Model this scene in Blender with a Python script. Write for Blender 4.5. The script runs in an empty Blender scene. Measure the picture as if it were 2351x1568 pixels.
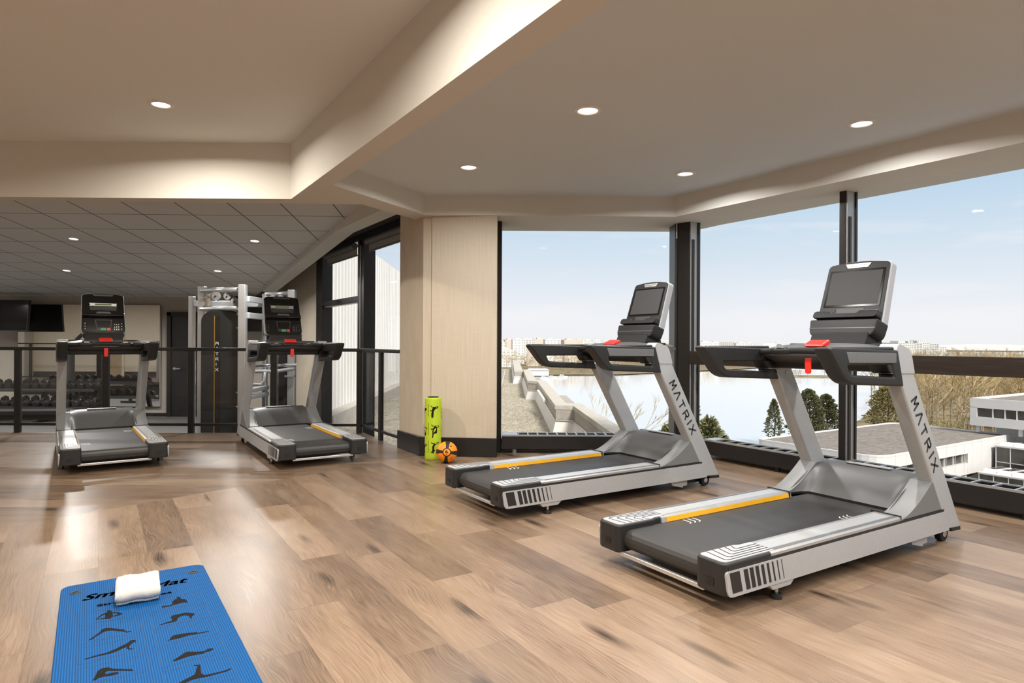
import bpy, math, random
from mathutils import Matrix, Vector
random.seed(7)
R = math.radians
PI = math.pi
SC = bpy.context.scene
COL = SC.collection
GA = R(32.7)                              # angle of the building grid
NX, NY = math.cos(GA), math.sin(GA)
def PA(p, s):                             # grid coordinates (across, along) to plan
    return (p * NX - s * NY, p * NY + s * NX)

# ------------------------------------------------------------------ materials
MATS = {}
def nd(nt, typ, **kw):
    n = nt.nodes.new(typ)
    for k, v in kw.items():
        if k in ('operation', 'blend_type', 'data_type', 'noise_dimensions', 'wave_type', 'bands_direction', 'feature', 'distance'):
            setattr(n, k, v)
    return n
class NT:
    def __init__(s, name):
        s.m = bpy.data.materials.new(name); s.m.use_nodes = True
        s.nt = s.m.node_tree; s.b = s.nt.nodes['Principled BSDF']; s.out = s.nt.nodes['Material Output']
    def lk(s, a, b): s.nt.links.new(a, b)
    def sock(s, n, i, v):
        if v is None: return
        if hasattr(v, 'is_output') or isinstance(v, bpy.types.NodeSocket): s.lk(v, n.inputs[i])
        else: n.inputs[i].default_value = v
    def math(s, op, a, b=None, c=None, clamp=False):
        n = s.nt.nodes.new('ShaderNodeMath'); n.operation = op; n.use_clamp = clamp
        s.sock(n, 0, a); s.sock(n, 1, b); s.sock(n, 2, c); return n.outputs[0]
    def coord(s, kind='Object'):
        return s.nt.nodes.new('ShaderNodeTexCoord').outputs[kind]
    def mapping(s, vec, loc=(0, 0, 0), rot=(0, 0, 0), scale=(1, 1, 1)):
        n = s.nt.nodes.new('ShaderNodeMapping'); s.lk(vec, n.inputs[0])
        n.inputs[1].default_value = loc; n.inputs[2].default_value = rot; n.inputs[3].default_value = scale
        return n.outputs[0]
    def sep(s, vec):
        n = s.nt.nodes.new('ShaderNodeSeparateXYZ'); s.lk(vec, n.inputs[0]); return n.outputs
    def comb(s, x, y, z=0.0):
        n = s.nt.nodes.new('ShaderNodeCombineXYZ'); s.sock(n, 0, x); s.sock(n, 1, y); s.sock(n, 2, z); return n.outputs[0]
    def noise(s, vec, scale=5, detail=2, rough=.5, dist=0.0, col=False):
        n = s.nt.nodes.new('ShaderNodeTexNoise'); s.lk(vec, n.inputs['Vector'])
        n.inputs['Scale'].default_value = scale; n.inputs['Detail'].default_value = detail
        n.inputs['Roughness'].default_value = rough; n.inputs['Distortion'].default_value = dist
        return n.outputs['Color' if col else 'Fac']
    def white(s, vec):
        n = s.nt.nodes.new('ShaderNodeTexWhiteNoise'); n.noise_dimensions = '3D'; s.lk(vec, n.inputs['Vector'])
        return n.outputs['Value']
    def ramp(s, fac, stops):
        n = s.nt.nodes.new('ShaderNodeValToRGB'); s.lk(fac, n.inputs[0]); e = n.color_ramp.elements
        while len(e) < len(stops): e.new(.5)
        for i, (p, c) in enumerate(stops):
            e[i].position = p; e[i].color = (*c, 1) if len(c) == 3 else c
        return n.outputs[0]
    def mix(s, fac, a, b, blend='MIX'):
        n = s.nt.nodes.new('ShaderNodeMix'); n.data_type = 'RGBA'; n.blend_type = blend
        s.sock(n, 0, fac)
        s.sock(n, 6, a if not isinstance(a, tuple) else (*a[:3], 1)); s.sock(n, 7, b if not isinstance(b, tuple) else (*b[:3], 1))
        return n.outputs[2]
    def bump(s, h, strength=.2, dist=.01):
        n = s.nt.nodes.new('ShaderNodeBump'); n.inputs['Strength'].default_value = strength
        n.inputs['Distance'].default_value = dist; s.lk(h, n.inputs['Height']); s.lk(n.outputs[0], s.b.inputs['Normal'])
    def col(s, v): s.sock(s.b, 'Base Color', (*v, 1) if isinstance(v, tuple) and len(v) == 3 else v)
    def set(s, rough=.5, metal=0.0, spec=.5):
        s.b.inputs['Roughness'].default_value = rough; s.b.inputs['Metallic'].default_value = metal
        s.b.inputs['Specular IOR Level'].default_value = spec
def lin(r, g, b):
    f = lambda c: (c / 255 / 12.92) if c <= 10 else ((c / 255 + .055) / 1.055) ** 2.4
    return (f(r), f(g), f(b))
def simple(name, c, rough=.5, metal=0.0, spec=.5, nscale=30, var=.12, bump=0.0):
    if name in MATS: return MATS[name]
    t = NT(name); co = t.coord()
    n = t.noise(co, nscale, 3)
    lo = tuple(x * (1 - var) for x in c); hi = tuple(min(1, x * (1 + var)) for x in c)
    t.col(t.ramp(n, [(.3, lo), (.7, hi)])); t.set(rough, metal, spec)
    if bump: t.bump(n, bump, .002)
    MATS[name] = t.m; return t.m

M_plastic = simple('graphite plastic', (.021, .021, .0215), .42, 0, .4, 400, .1, .05)
M_plastic2 = simple('mid grey moulded plastic', (.075, .074, .074), .42, 0, .5, 400, .06, .05)
M_cover2 = simple('dark satin hood plastic', (.088, .090, .092), .42, 0, .5, 300, .04)
M_inlay = simple('grey inlay with painted reflection', (.16, .162, .165), .30, .2, .5, 100, .04)  # lifted above the arm plastic to imitate window reflection
M_cover = simple('satin grey hood plastic', (.175, .177, .181), .46, 0.0, .5, 300, .04)
M_silver = simple('silver painted steel', (.42, .43, .445), .40, .12, .5, 60, .03)
M_silver2 = simple('bright brushed aluminium', (.62, .62, .62), .3, .75, .5, 200, .05)
M_chrome = simple('chrome', (.75, .75, .76), .15, 1, .5, 20, .03)
M_black = simple('black powder coat', (.012, .011, .011), .38, 0, .5, 200, .2)
M_blackm = simple('matt black rubber', (.014, .014, .014), .65, 0, .4, 200, .2, .1)
M_belt = simple('running belt rubber', (.030, .0285, .028), .5, 0, .45, 500, .25, .12)
M_gloss = simple('gloss black panel', (.012, .011, .011), .12, 0, .5, 10, .1)
M_screen = simple('dark screen glass', (.075, .077, .078), .5, 0, .35, 3, .04)
M_yellow = simple('amber yellow insert', (.83, .42, .012), .35, 0, .5, 20, .05)
M_red = simple('red plastic', (.72, .025, .018), .35, 0, .5, 20, .05)
M_green = simple('green key', (.02, .35, .1), .4, 0, .5, 20, .05)
M_white = simple('white print', (.75, .75, .74), .5, 0, .5, 20, .04)
M_ink = simple('black print ink', (.014, .012, .011), .85, 0, .08, 60, .2)
M_ink2 = simple('grey black lettering', (.03, .032, .034), .4, 0, .5, 60, .1)
M_sensor = simple('satin steel sensor plate', (.55, .53, .48), .22, .9, .5, 20, .05)
M_lcd = simple('green lcd', (.13, .17, .045), .3, 0, .5, 20, .1)
M_paintS = simple('cream soffit paint', (.68, .665, .625), .85, 0, .3, 120, .015, .03)
M_paint = simple('warm white paint', (.655, .70, .735), .85, 0, .3, 120, .015, .03)
M_paintL = simple('cream white paint', (.75, .765, .755), .85, 0, .3, 120, .015, .03)
M_frame = simple('dark bronze aluminium', (.022, .019, .018), .33, .3, .5, 40, .12)
M_alum = simple('pale aluminium channel', (.42, .42, .42), .4, .7, .5, 60, .06)
M_towel = simple('white terry cloth', (.58, .57, .55), .95, 0, .2, 260, .06, .8)
M_conc = simple('exposed concrete', (.40, .37, .33), .9, 0, .2, 14, .12, .4)
M_coping = simple('pale concrete coping', (.52, .49, .44), .9, 0, .2, 9, .10, .2)
M_wallwhite = simple('pale wall panel', (.74, .72, .69), .8, 0, .3, 4, .03)
M_bark2 = simple('pale winter bark', (.34, .27, .18), .9, 0, .2, 2, .25)
M_bark = simple('bark', (.12, .09, .065), .9, 0, .2, 6, .25)
M_fascia = simple('white fascia panel', (.68, .665, .65), .7, 0, .3, 1.2, .03)
M_glassdark = simple('dark facade glazing', (.075, .068, .06), .15, 0, .6, .8, .35)
M_roofgrey = simple('dome white membrane', (.80, .79, .77), .7, 0, .3, .5, .03)

def mk_glass(name, tint, refl):
    t = NT(name); nt = t.nt; nt.nodes.remove(t.b)
    tr = nt.nodes.new('ShaderNodeBsdfTransparent'); tr.inputs[0].default_value = (*tint, 1)
    gl = nt.nodes.new('ShaderNodeBsdfGlossy'); gl.inputs['Roughness'].default_value = .01
    lw = nt.nodes.new('ShaderNodeFresnel'); lw.inputs[0].default_value = 1.5
    fac = t.math('MULTIPLY', lw.outputs[0], refl, clamp=True)
    mx = nt.nodes.new('ShaderNodeMixShader'); t.lk(fac, mx.inputs[0]); t.lk(tr.outputs[0], mx.inputs[1]); t.lk(gl.outputs[0], mx.inputs[2])
    t.lk(mx.outputs[0], t.out.inputs[0]); return t.m
M_glass = mk_glass('clear window glass', (.99, .992, .992), .05)
M_glassrail = mk_glass('grey guard glass', (.965, .965, .965), .40)

def mk_mirror():
    t = NT('mirror silver'); t.col((.86, .86, .85)); t.set(.01, 1.0); return t.m
M_mirror = mk_mirror()

def mk_linen(name, c, dark):
    t = NT(name); co = t.coord()
    x, y, z = t.sep(co)
    h = t.math('ADD', x, t.math('MULTIPLY', y, .73))
    v = t.comb(t.math('MULTIPLY', h, 170), 0.0, t.math('MULTIPLY', z, 2.2))
    a = t.noise(v, 1, 3, .6)
    w = t.comb(t.math('MULTIPLY', h, 6), 0.0, t.math('MULTIPLY', z, 240))
    b = t.noise(w, 1, 2, .6)
    f = t.math('ADD', t.math('MULTIPLY', a, .7), t.math('MULTIPLY', b, .3))
    t.col(t.ramp(f, [(.32, dark), (.66, c)])); t.set(.8, 0, .3); t.bump(f, .15, .002); return t.m
M_linen = mk_linen('beige linen wallcovering', (.60, .525, .425), (.50, .425, .325))
M_linen2 = mk_linen('taupe linen wallcovering', (.50, .45, .39), (.39, .345, .295))

def mk_floor(name, ang, seed, dark):
    """vinyl planks, rows across the plank direction, random tone per plank"""
    t = NT(name); co = t.mapping(t.coord(), rot=(0, 0, -ang))
    u, v, _ = t.sep(co)
    W, L = .222, 1.22
    vr = t.math('DIVIDE', v, W); row = t.math('FLOOR', vr)
    off = t.white(t.comb(row, seed, 0.0))
    ur = t.math('ADD', t.math('DIVIDE', u, L), off); colm = t.math('FLOOR', ur)
    idv = t.comb(row, colm, seed)
    tone = t.white(idv)
    tone2 = t.white(t.comb(colm, row, seed + 5.5))
    fu = t.math('FRACT', ur); fv = t.math('FRACT', vr)
    # grain
    gx = t.math('ADD', t.math('MULTIPLY', u, 1.0), t.math('MULTIPLY', tone, 37.0))
    gv = t.math('ADD', t.math('MULTIPLY', v, 1.0), t.math('MULTIPLY', tone2, 19.0))
    warp = t.noise(t.comb(t.math('MULTIPLY', gx, 1.6), t.math('MULTIPLY', gv, 5.0), tone), 1, 2, .5)
    gvw = t.math('ADD', gv, t.math('MULTIPLY', warp, .16))
    fine = t.noise(t.comb(t.math('MULTIPLY', gx, 5), t.math('MULTIPLY', gvw, 150), 0.0), 1, 4, .62)
    rings = t.math('SINE', t.math('MULTIPLY', gvw, 760.0))
    rings = t.math('MULTIPLY_ADD', rings, .5, .5)
    cath = t.math('MULTIPLY', rings, t.math('SUBTRACT', t.noise(t.comb(t.math('MULTIPLY', gx, 1.1), t.math('MULTIPLY', gv, 6), 3.0), 1, 1, .5), .42, clamp=True))
    blot = t.noise(t.comb(t.math('MULTIPLY', gx, 1.8), t.math('MULTIPLY', gv, 7.5), 8.0), 1, 3, .55)
    vor = t.nt.nodes.new('ShaderNodeTexVoronoi'); vor.inputs['Scale'].default_value = 1.0
    t.lk(t.comb(t.math('MULTIPLY', gx, 1.2), t.math('MULTIPLY', gv, 5.0), tone), vor.inputs['Vector'])
    knot = t.math('SUBTRACT', 1.0, t.math('MULTIPLY', t.math('ADD', vor.outputs['Distance'], t.math('MULTIPLY', t.math('SUBTRACT', blot, .5), .25)), 5.0), clamp=True)
    f = t.math('ADD', t.math('MULTIPLY', fine, .66), t.math('MULTIPLY', blot, .34))
    f = t.math('ADD', f, t.math('MULTIPLY', tone, .27))
    f = t.math('SUBTRACT', f, t.math('MULTIPLY', cath, .55))
    f = t.math('SUBTRACT', f, t.math('MULTIPLY', knot, .46))
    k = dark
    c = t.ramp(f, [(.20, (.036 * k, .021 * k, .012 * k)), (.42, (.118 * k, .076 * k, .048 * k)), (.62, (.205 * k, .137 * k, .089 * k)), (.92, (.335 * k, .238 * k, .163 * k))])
    # joints
    ev = t.math('MINIMUM', fv, t.math('SUBTRACT', 1.0, fv)); eu = t.math('MINIMUM', fu, t.math('SUBTRACT', 1.0, fu))
    gap = t.math('MAXIMUM', t.math('LESS_THAN', ev, .006), t.math('LESS_THAN', eu, .0011))
    c = t.mix(t.math('MULTIPLY', gap, .45), c, (.06, .038, .025))
    t.col(c); t.set(.36, 0, .62)
    t.sock(t.b, 'Roughness', t.math('MULTIPLY_ADD', fine, .20, .24))
    t.bump(t.math('SUBTRACT', t.math('MULTIPLY', fine, .3), gap), .10, .002)
    return t.m
M_floorA = mk_floor('oak vinyl planks', R(-57.3), 3.0, 1.0)
M_floorB = mk_floor('oak vinyl planks laid across', R(1.5), 9.0, .86)  # darkened tone imitates the weaker light over this field
M_carpet = simple('dark rubber gym floor', (.115, .11, .105), .7, 0, .3, 260, .35, .2)

def mk_tile():
    t = NT('acoustic ceiling tile'); co = t.mapping(t.coord(), loc=(.27, .0, 0))
    x, y, _ = t.sep(co)
    def lines(v, w):
        f = t.math('FRACT', t.math('DIVIDE', v, .61)); return t.math('LESS_THAN', f, w)
    l = t.math('MAXIMUM', lines(x, .030), lines(t.math('SUBTRACT', y, t.math('MULTIPLY', x, .015)), .026))
    n = t.noise(t.coord(), 120, 4, .7)
    c = t.ramp(n, [(.3, (.68, .67, .65)), (.7, (.77, .76, .74))])
    t.col(t.mix(l, c, (.22, .205, .19))); t.set(.9, 0, .2)
    t.bump(t.math('SUBTRACT', t.math('MULTIPLY', n, .15), l), .4, .006); return t.m
M_tile = mk_tile()

def mk_gravel(name, a, b, sc=45):
    t = NT(name); co = t.coord(); v = t.nt.nodes.new('ShaderNodeTexVoronoi'); v.inputs['Scale'].default_value = sc; t.lk(co, v.inputs['Vector'])
    w = t.white(v.outputs['Position']); n = t.noise(co, .8, 3)
    f = t.math('ADD', t.math('MULTIPLY', w, .6), t.math('MULTIPLY', n, .4))
    t.col(t.ramp(f, [(.2, a), (.8, b)])); t.set(.95, 0, .1); t.bump(v.outputs['Distance'], .8, .02); return t.m
M_gravel = mk_gravel('roof gravel', (.24, .215, .165), (.56, .515, .42), 28)
M_gravel2 = mk_gravel('far roof gravel', (.19, .17, .152), (.27, .245, .222), 3)
M_ground = mk_gravel('winter ground', (.15, .12, .07), (.30, .25, .16), .4)

def mk_water():
    t = NT('calm pale water'); nt = t.nt; co = t.coord()
    n = t.noise(t.mapping(co, scale=(.08, .5, 1)), 1, 3)
    bp = nt.nodes.new('ShaderNodeBump'); bp.inputs['Strength'].default_value = .05; bp.inputs['Distance'].default_value = .3; t.lk(n, bp.inputs['Height'])
    gl = nt.nodes.new('ShaderNodeBsdfGlossy'); gl.inputs[0].default_value = (1, 1, 1, 1); gl.inputs['Roughness'].default_value = .06; t.lk(bp.outputs[0], gl.inputs['Normal'])
    df = nt.nodes.new('ShaderNodeBsdfDiffuse'); df.inputs[0].default_value = (.66, .69, .72, 1)  # pale diffuse stands in for sky mirrored by the water
    mx = nt.nodes.new('ShaderNodeMixShader'); mx.inputs[0].default_value = .62
    t.lk(df.outputs[0], mx.inputs[1]); t.lk(gl.outputs[0], mx.inputs[2]); t.lk(mx.outputs[0], t.out.inputs[0]); return t.m
M_water = mk_water()

def mk_foliage(name, a, b, sc=.6):
    t = NT(name); n = t.noise(t.coord(), sc, 3); r = t.nt.nodes.new('ShaderNodeObjectInfo').outputs['Random']
    f = t.math('ADD', t.math('MULTIPLY', n, .7), t.math('MULTIPLY', r, .3))
    t.col(t.ramp(f, [(.3, a), (.75, b)])); t.set(.9, 0, .1); return t.m
M_pine = mk_foliage('pine needles', (.12, .125, .065), (.30, .29, .15))
M_shrubm = mk_foliage('dull green needles', (.13, .14, .075), (.30, .30, .15))
M_twig = mk_foliage('bare twigs', (.42, .32, .17), (.68, .55, .33), .15)
M_twig2 = mk_foliage('pale bare twigs', (.50, .42, .28), (.72, .63, .47), .1)  # paleness imitates haze on the far bank trees
M_olive = mk_foliage('olive spring leaves', (.24, .21, .09), (.46, .40, .18), .3)

def mk_tower(name, wall, glass, fx, fz):
    t = NT(name); x, y, z = t.sep(t.coord())
    h = t.math('ADD', x, y)
    a = t.math('GREATER_THAN', t.math('FRACT', t.math('DIVIDE', h, fx)), .45)
    b = t.math('GREATER_THAN', t.math('FRACT', t.math('DIVIDE', z, fz)), .42)
    g = t.math('MULTIPLY', a, b)
    nz = t.nt.nodes.new('ShaderNodeNewGeometry'); up = t.sep(nz.outputs['Normal'])[2]
    g = t.math('MULTIPLY', g, t.math('LESS_THAN', up, .5))
    t.col(t.mix(g, wall, glass)); t.set(.7, 0, .3); return t.m
M_tow1 = mk_tower('haze pale tower facade', (.80, .765, .71), (.50, .51, .50), 3.0, 2.3)  # distance haze is put into the pale wall and glass colours
M_tow2 = mk_tower('haze pale brick facade', (.66, .56, .46), (.56, .54, .50), 3.6, 2.5)  # brick and glass paled towards each other to imitate haze
M_tow3 = mk_tower('glass apartment facade', (.55, .55, .53), (.27, .31, .30), 2.6, 1.7)
M_tow4 = mk_tower('grey apartment facade', (.62, .60, .57), (.33, .35, .34), 2.0, 1.5)

def mk_mat():
    t = NT('ribbed blue foam'); x, y, z = t.sep(t.coord())
    w = t.math('MULTIPLY_ADD', t.math('SINE', t.math('MULTIPLY', x, 2 * PI / .0080)), .5, .5)
    n = t.noise(t.coord(), 12, 2)
    c = t.ramp(w, [(.0, (.001, .044, .155)), (.5, (.0015, .082, .275)), (1, (.002, .100, .33))])
    t.col(c); t.set(.7, 0, .2); t.bump(w, .5, .003); return t.m
M_mat = mk_mat()
def mk_dots(name, base, dark, pitch):
    t = NT(name); x, y, z = t.sep(t.coord())
    a = t.math('SINE', t.math('MULTIPLY', x, 2 * PI / pitch)); b = t.math('SINE', t.math('MULTIPLY', y, 2 * PI / pitch))
    d = t.math('GREATER_THAN', t.math('MULTIPLY', a, b), .35)
    t.col(t.mix(d, base, dark)); t.set(.35, .5, .5); t.bump(d, .3, .001); return t.m
M_dots = mk_dots('dotted aluminium tread', (.62, .62, .62), (.40, .40, .40), .009)
M_grip = mk_dots('dotted grip rubber', (.05, .048, .046), (.02, .02, .02), .008)
def mk_roller():
    t = NT('lime foam'); n = t.noise(t.coord(), 14, 2)
    t.col(t.ramp(n, [(.3, (.40, .55, .012)), (.7, (.47, .60, .03))])); t.set(.6, 0, .4); return t.m
M_lime = mk_roller()
M_orange = simple('orange rubber', (.90, .27, .012), .5, 0, .45, 60, .06, .1)

# ------------------------------------------------------------------ mesh helpers
class MB:
    def __init__(s): s.v = []; s.f = []; s.mi = []
    def add(s, vs, fs, mi=0):
        o = len(s.v); s.v += [tuple(p) for p in vs]
        for f in fs: s.f.append([i + o for i in f]); s.mi.append(mi)
        return s
    def box(s, x0, x1, y0, y1, z0, z1, mi=0):
        v = [(x, y, z) for x in (x0, x1) for y in (y0, y1) for z in (z0, z1)]
        return s.add(v, [(0, 1, 3, 2), (4, 6, 7, 5), (0, 4, 5, 1), (2, 3, 7, 6), (0, 2, 6, 4), (1, 5, 7, 3)], mi)
    def prism(s, pts, a0, a1, axis='z', mi=0):
        n = len(pts)
        ar = sum(pts[i][0] * pts[(i + 1) % n][1] - pts[(i + 1) % n][0] * pts[i][1] for i in range(n))
        if ar < 0: pts = pts[::-1]
        if axis == 'z': mk = lambda p, a: (p[0], p[1], a)
        elif axis == 'y': mk = lambda p, a: (p[0], a, p[1])
        else: mk = lambda p, a: (a, p[0], p[1])
        v = [mk(p, a0) for p in pts] + [mk(p, a1) for p in pts]
        fl = axis == 'y'
        b = list(range(n)); tp = list(range(n, 2 * n))
        F = [b if fl else b[::-1], tp[::-1] if fl else tp]
        for i in range(n):
            j = (i + 1) % n; q = (i, j, j + n, i + n); F.append(q[::-1] if fl else q)
        return s.add(v, F, mi)
    def cyl(s, c, r, h, axis='z', n=20, r2=None, mi=0):
        r2 = r if r2 is None else r2; v = []
        for k, (rr, t) in enumerate(((r, -h / 2), (r2, h / 2))):
            for i in range(n):
                a = 2 * PI * i / n; p = (rr * math.cos(a), rr * math.sin(a), t)
                if axis == 'x': p = (p[2], p[0], p[1])
                elif axis == 'y': p = (p[1], p[2], p[0])
                v.append((c[0] + p[0], c[1] + p[1], c[2] + p[2]))
        F = [list(range(n))[::-1], list(range(n, 2 * n))] + [(i, (i + 1) % n, (i + 1) % n + n, i + n) for i in range(n)]
        return s.add(v, F, mi)
    def tube(s, path, r, n=10, mi=0, cap=True, sx=1.0):
        P = [Vector(p) for p in path]; rings = []
        up = None
        for i, p in enumerate(P):
            d = (P[min(i + 1, len(P) - 1)] - P[max(i - 1, 0)]).normalized()
            if up is None: up = Vector((0, 0, 1)) if abs(d.z) < .9 else Vector((0, 1, 0))
            a = d.cross(up).normalized(); b = a.cross(d).normalized(); up = b
            rr = r[i] if isinstance(r, (list, tuple)) else r
            rings.append([p + a * rr * sx * math.cos(2 * PI * k / n) + b * rr * math.sin(2 * PI * k / n) for k in range(n)])
        v = [q for g in rings for q in g]; F = []
        for i in range(len(P) - 1):
            for k in range(n):
                k2 = (k + 1) % n; F.append((i * n + k, (i + 1) * n + k, (i + 1) * n + k2, i * n + k2))
        if cap: F.append(list(range(n))); F.append([(len(P) - 1) * n + k for k in range(n)][::-1])
        return s.add(v, F, mi)
    def lathe(s, prof, c=(0, 0, 0), n=28, mi=0):
        v = []; F = []
        for r, z in prof:
            for k in range(n):
                a = 2 * PI * k / n; v.append((c[0] + r * math.cos(a), c[1] + r * math.sin(a), c[2] + z))
        for i in range(len(prof) - 1):
            for k in range(n):
                k2 = (k + 1) % n; F.append((i * n + k, i * n + k2, (i + 1) * n + k2, (i + 1) * n + k))
        return s.add(v, F, mi)
    def xf(s, M):
        s.v = [tuple(M @ Vector(p)) for p in s.v]; return s
    def build(s, name, mats, parent=None, bevel=0, seg=2, smooth=False, loc=None, rotz=0):
        me = bpy.data.meshes.new(name); me.from_pydata(s.v, [], s.f)
        mats = mats if isinstance(mats, (list, tuple)) else [mats]
        for m in mats: me.materials.append(m)
        for p, k in zip(me.polygons, s.mi): p.material_index = k; p.use_smooth = smooth
        me.update()
        o = bpy.data.objects.new(name, me); COL.objects.link(o)
        if parent: o.parent = parent
        if loc: o.location = loc
        o.rotation_euler.z = rotz
        if bevel:
            b = o.modifiers.new('bevel', 'BEVEL'); b.width = bevel; b.segments = seg; b.limit_method = 'ANGLE'; b.angle_limit = R(35)
            for p in me.polygons: p.use_smooth = True
            w = o.modifiers.new('wn', 'WEIGHTED_NORMAL'); w.keep_sharp = True
        return o
def tag(o, label, cat, group=None, kind=None):
    o['label'] = label; o['category'] = cat
    if group: o['group'] = group
    if kind: o['kind'] = kind
    return o
def struct(o, label=None):
    o['kind'] = 'structure'
    if label: o['label'] = label
    return o
def empty(name, loc=(0, 0, 0), rotz=0):
    o = bpy.data.objects.new(name, None); COL.objects.link(o); o.location = loc; o.rotation_euler.z = rotz; o.empty_display_size = .1; return o
KIDS = {}
def copy_tree(o, parent=None):
    c = o.copy(); COL.objects.link(c); c.parent = parent
    if parent is not None: c.matrix_parent_inverse = o.matrix_parent_inverse.copy()
    for ch in [k for k in list(o.children)]: copy_tree(ch, c)
    return c
def rounded(pts, r, n=4):
    out = []; m = len(pts)
    for i in range(m):
        p = Vector(pts[i]); a = Vector(pts[i - 1]) - p; b = Vector(pts[(i + 1) % m]) - p
        rr = min(r if not isinstance(r, (list, tuple)) else r[i], a.length * .45, b.length * .45)
        if rr < 1e-5: out.append(tuple(p)); continue
        p0 = p + a.normalized() * rr; p1 = p + b.normalized() * rr
        for k in range(n + 1):
            t = k / n; q = p0 * (1 - t) ** 2 + p * 2 * t * (1 - t) + p1 * t * t; out.append(tuple(q))
    return out
def stroke(pts, w, closed=False):
    """2D polyline as flat quads"""
    Q = []
    n = len(pts)
    for i in range(n - 1 + (1 if closed else 0)):
        a = Vector(pts[i]); b = Vector(pts[(i + 1) % n]); d = (b - a).normalized(); q = Vector((-d.y, d.x)) * w / 2
        a2 = a - d * w * .25; b2 = b + d * w * .25
        Q.append([tuple(a2 - q), tuple(b2 - q), tuple(b2 + q), tuple(a2 + q)])
    return Q
GLYPH = {'M': [[(0, 0), (.12, 1), (.46, .32), (.80, 1), (.92, 0)]], 'A': [[(0, 0), (.42, 1), (.52, 1), (.94, 0)]],
         'T': [[(0, .94), (.92, .94)], [(.46, .94), (.46, 0)]], 'R': [[(.06, 0), (.06, .94), (.72, .94), (.84, .8), (.84, .6), (.72, .46), (.2, .46)], [(.5, .46), (.9, 0)]],
         'I': [[(.2, 0), (.2, 1)]], 'X': [[(0, 0), (.9, 1)], [(0, 1), (.9, 0)]]}
ADV = {'M': 1.3, 'A': 1.3, 'T': 1.3, 'R': 1.25, 'I': .75, 'X': 1.2}
def letters(word, size, adv_scale=1.0):
    out = []; u = 0
    for ch in word:
        for g in GLYPH[ch]:
            out += stroke([((u + x) * size, y * size) for x, y in g], .20 * size)
        u += ADV[ch] * adv_scale
    return out, u * size
def text_mesh(body, size, shear=0.0, extr=0.0):
    cu = bpy.data.curves.new('t', 'FONT'); cu.body = body; cu.size = size; cu.shear = shear; cu.extrude = extr; cu.resolution_u = 3
    ob = bpy.data.objects.new('t', cu); COL.objects.link(ob)
    dg = bpy.context.evaluated_depsgraph_get(); dg.update()
    me = bpy.data.meshes.new_from_object(ob.evaluated_get(dg))
    vs = [tuple(v.co) for v in me.vertices]; fs = [list(p.vertices) for p in me.polygons]
    bpy.data.objects.remove(ob); bpy.data.curves.remove(cu); bpy.data.meshes.remove(me)
    return vs, fs
GR = (0, 0, 0)
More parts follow.
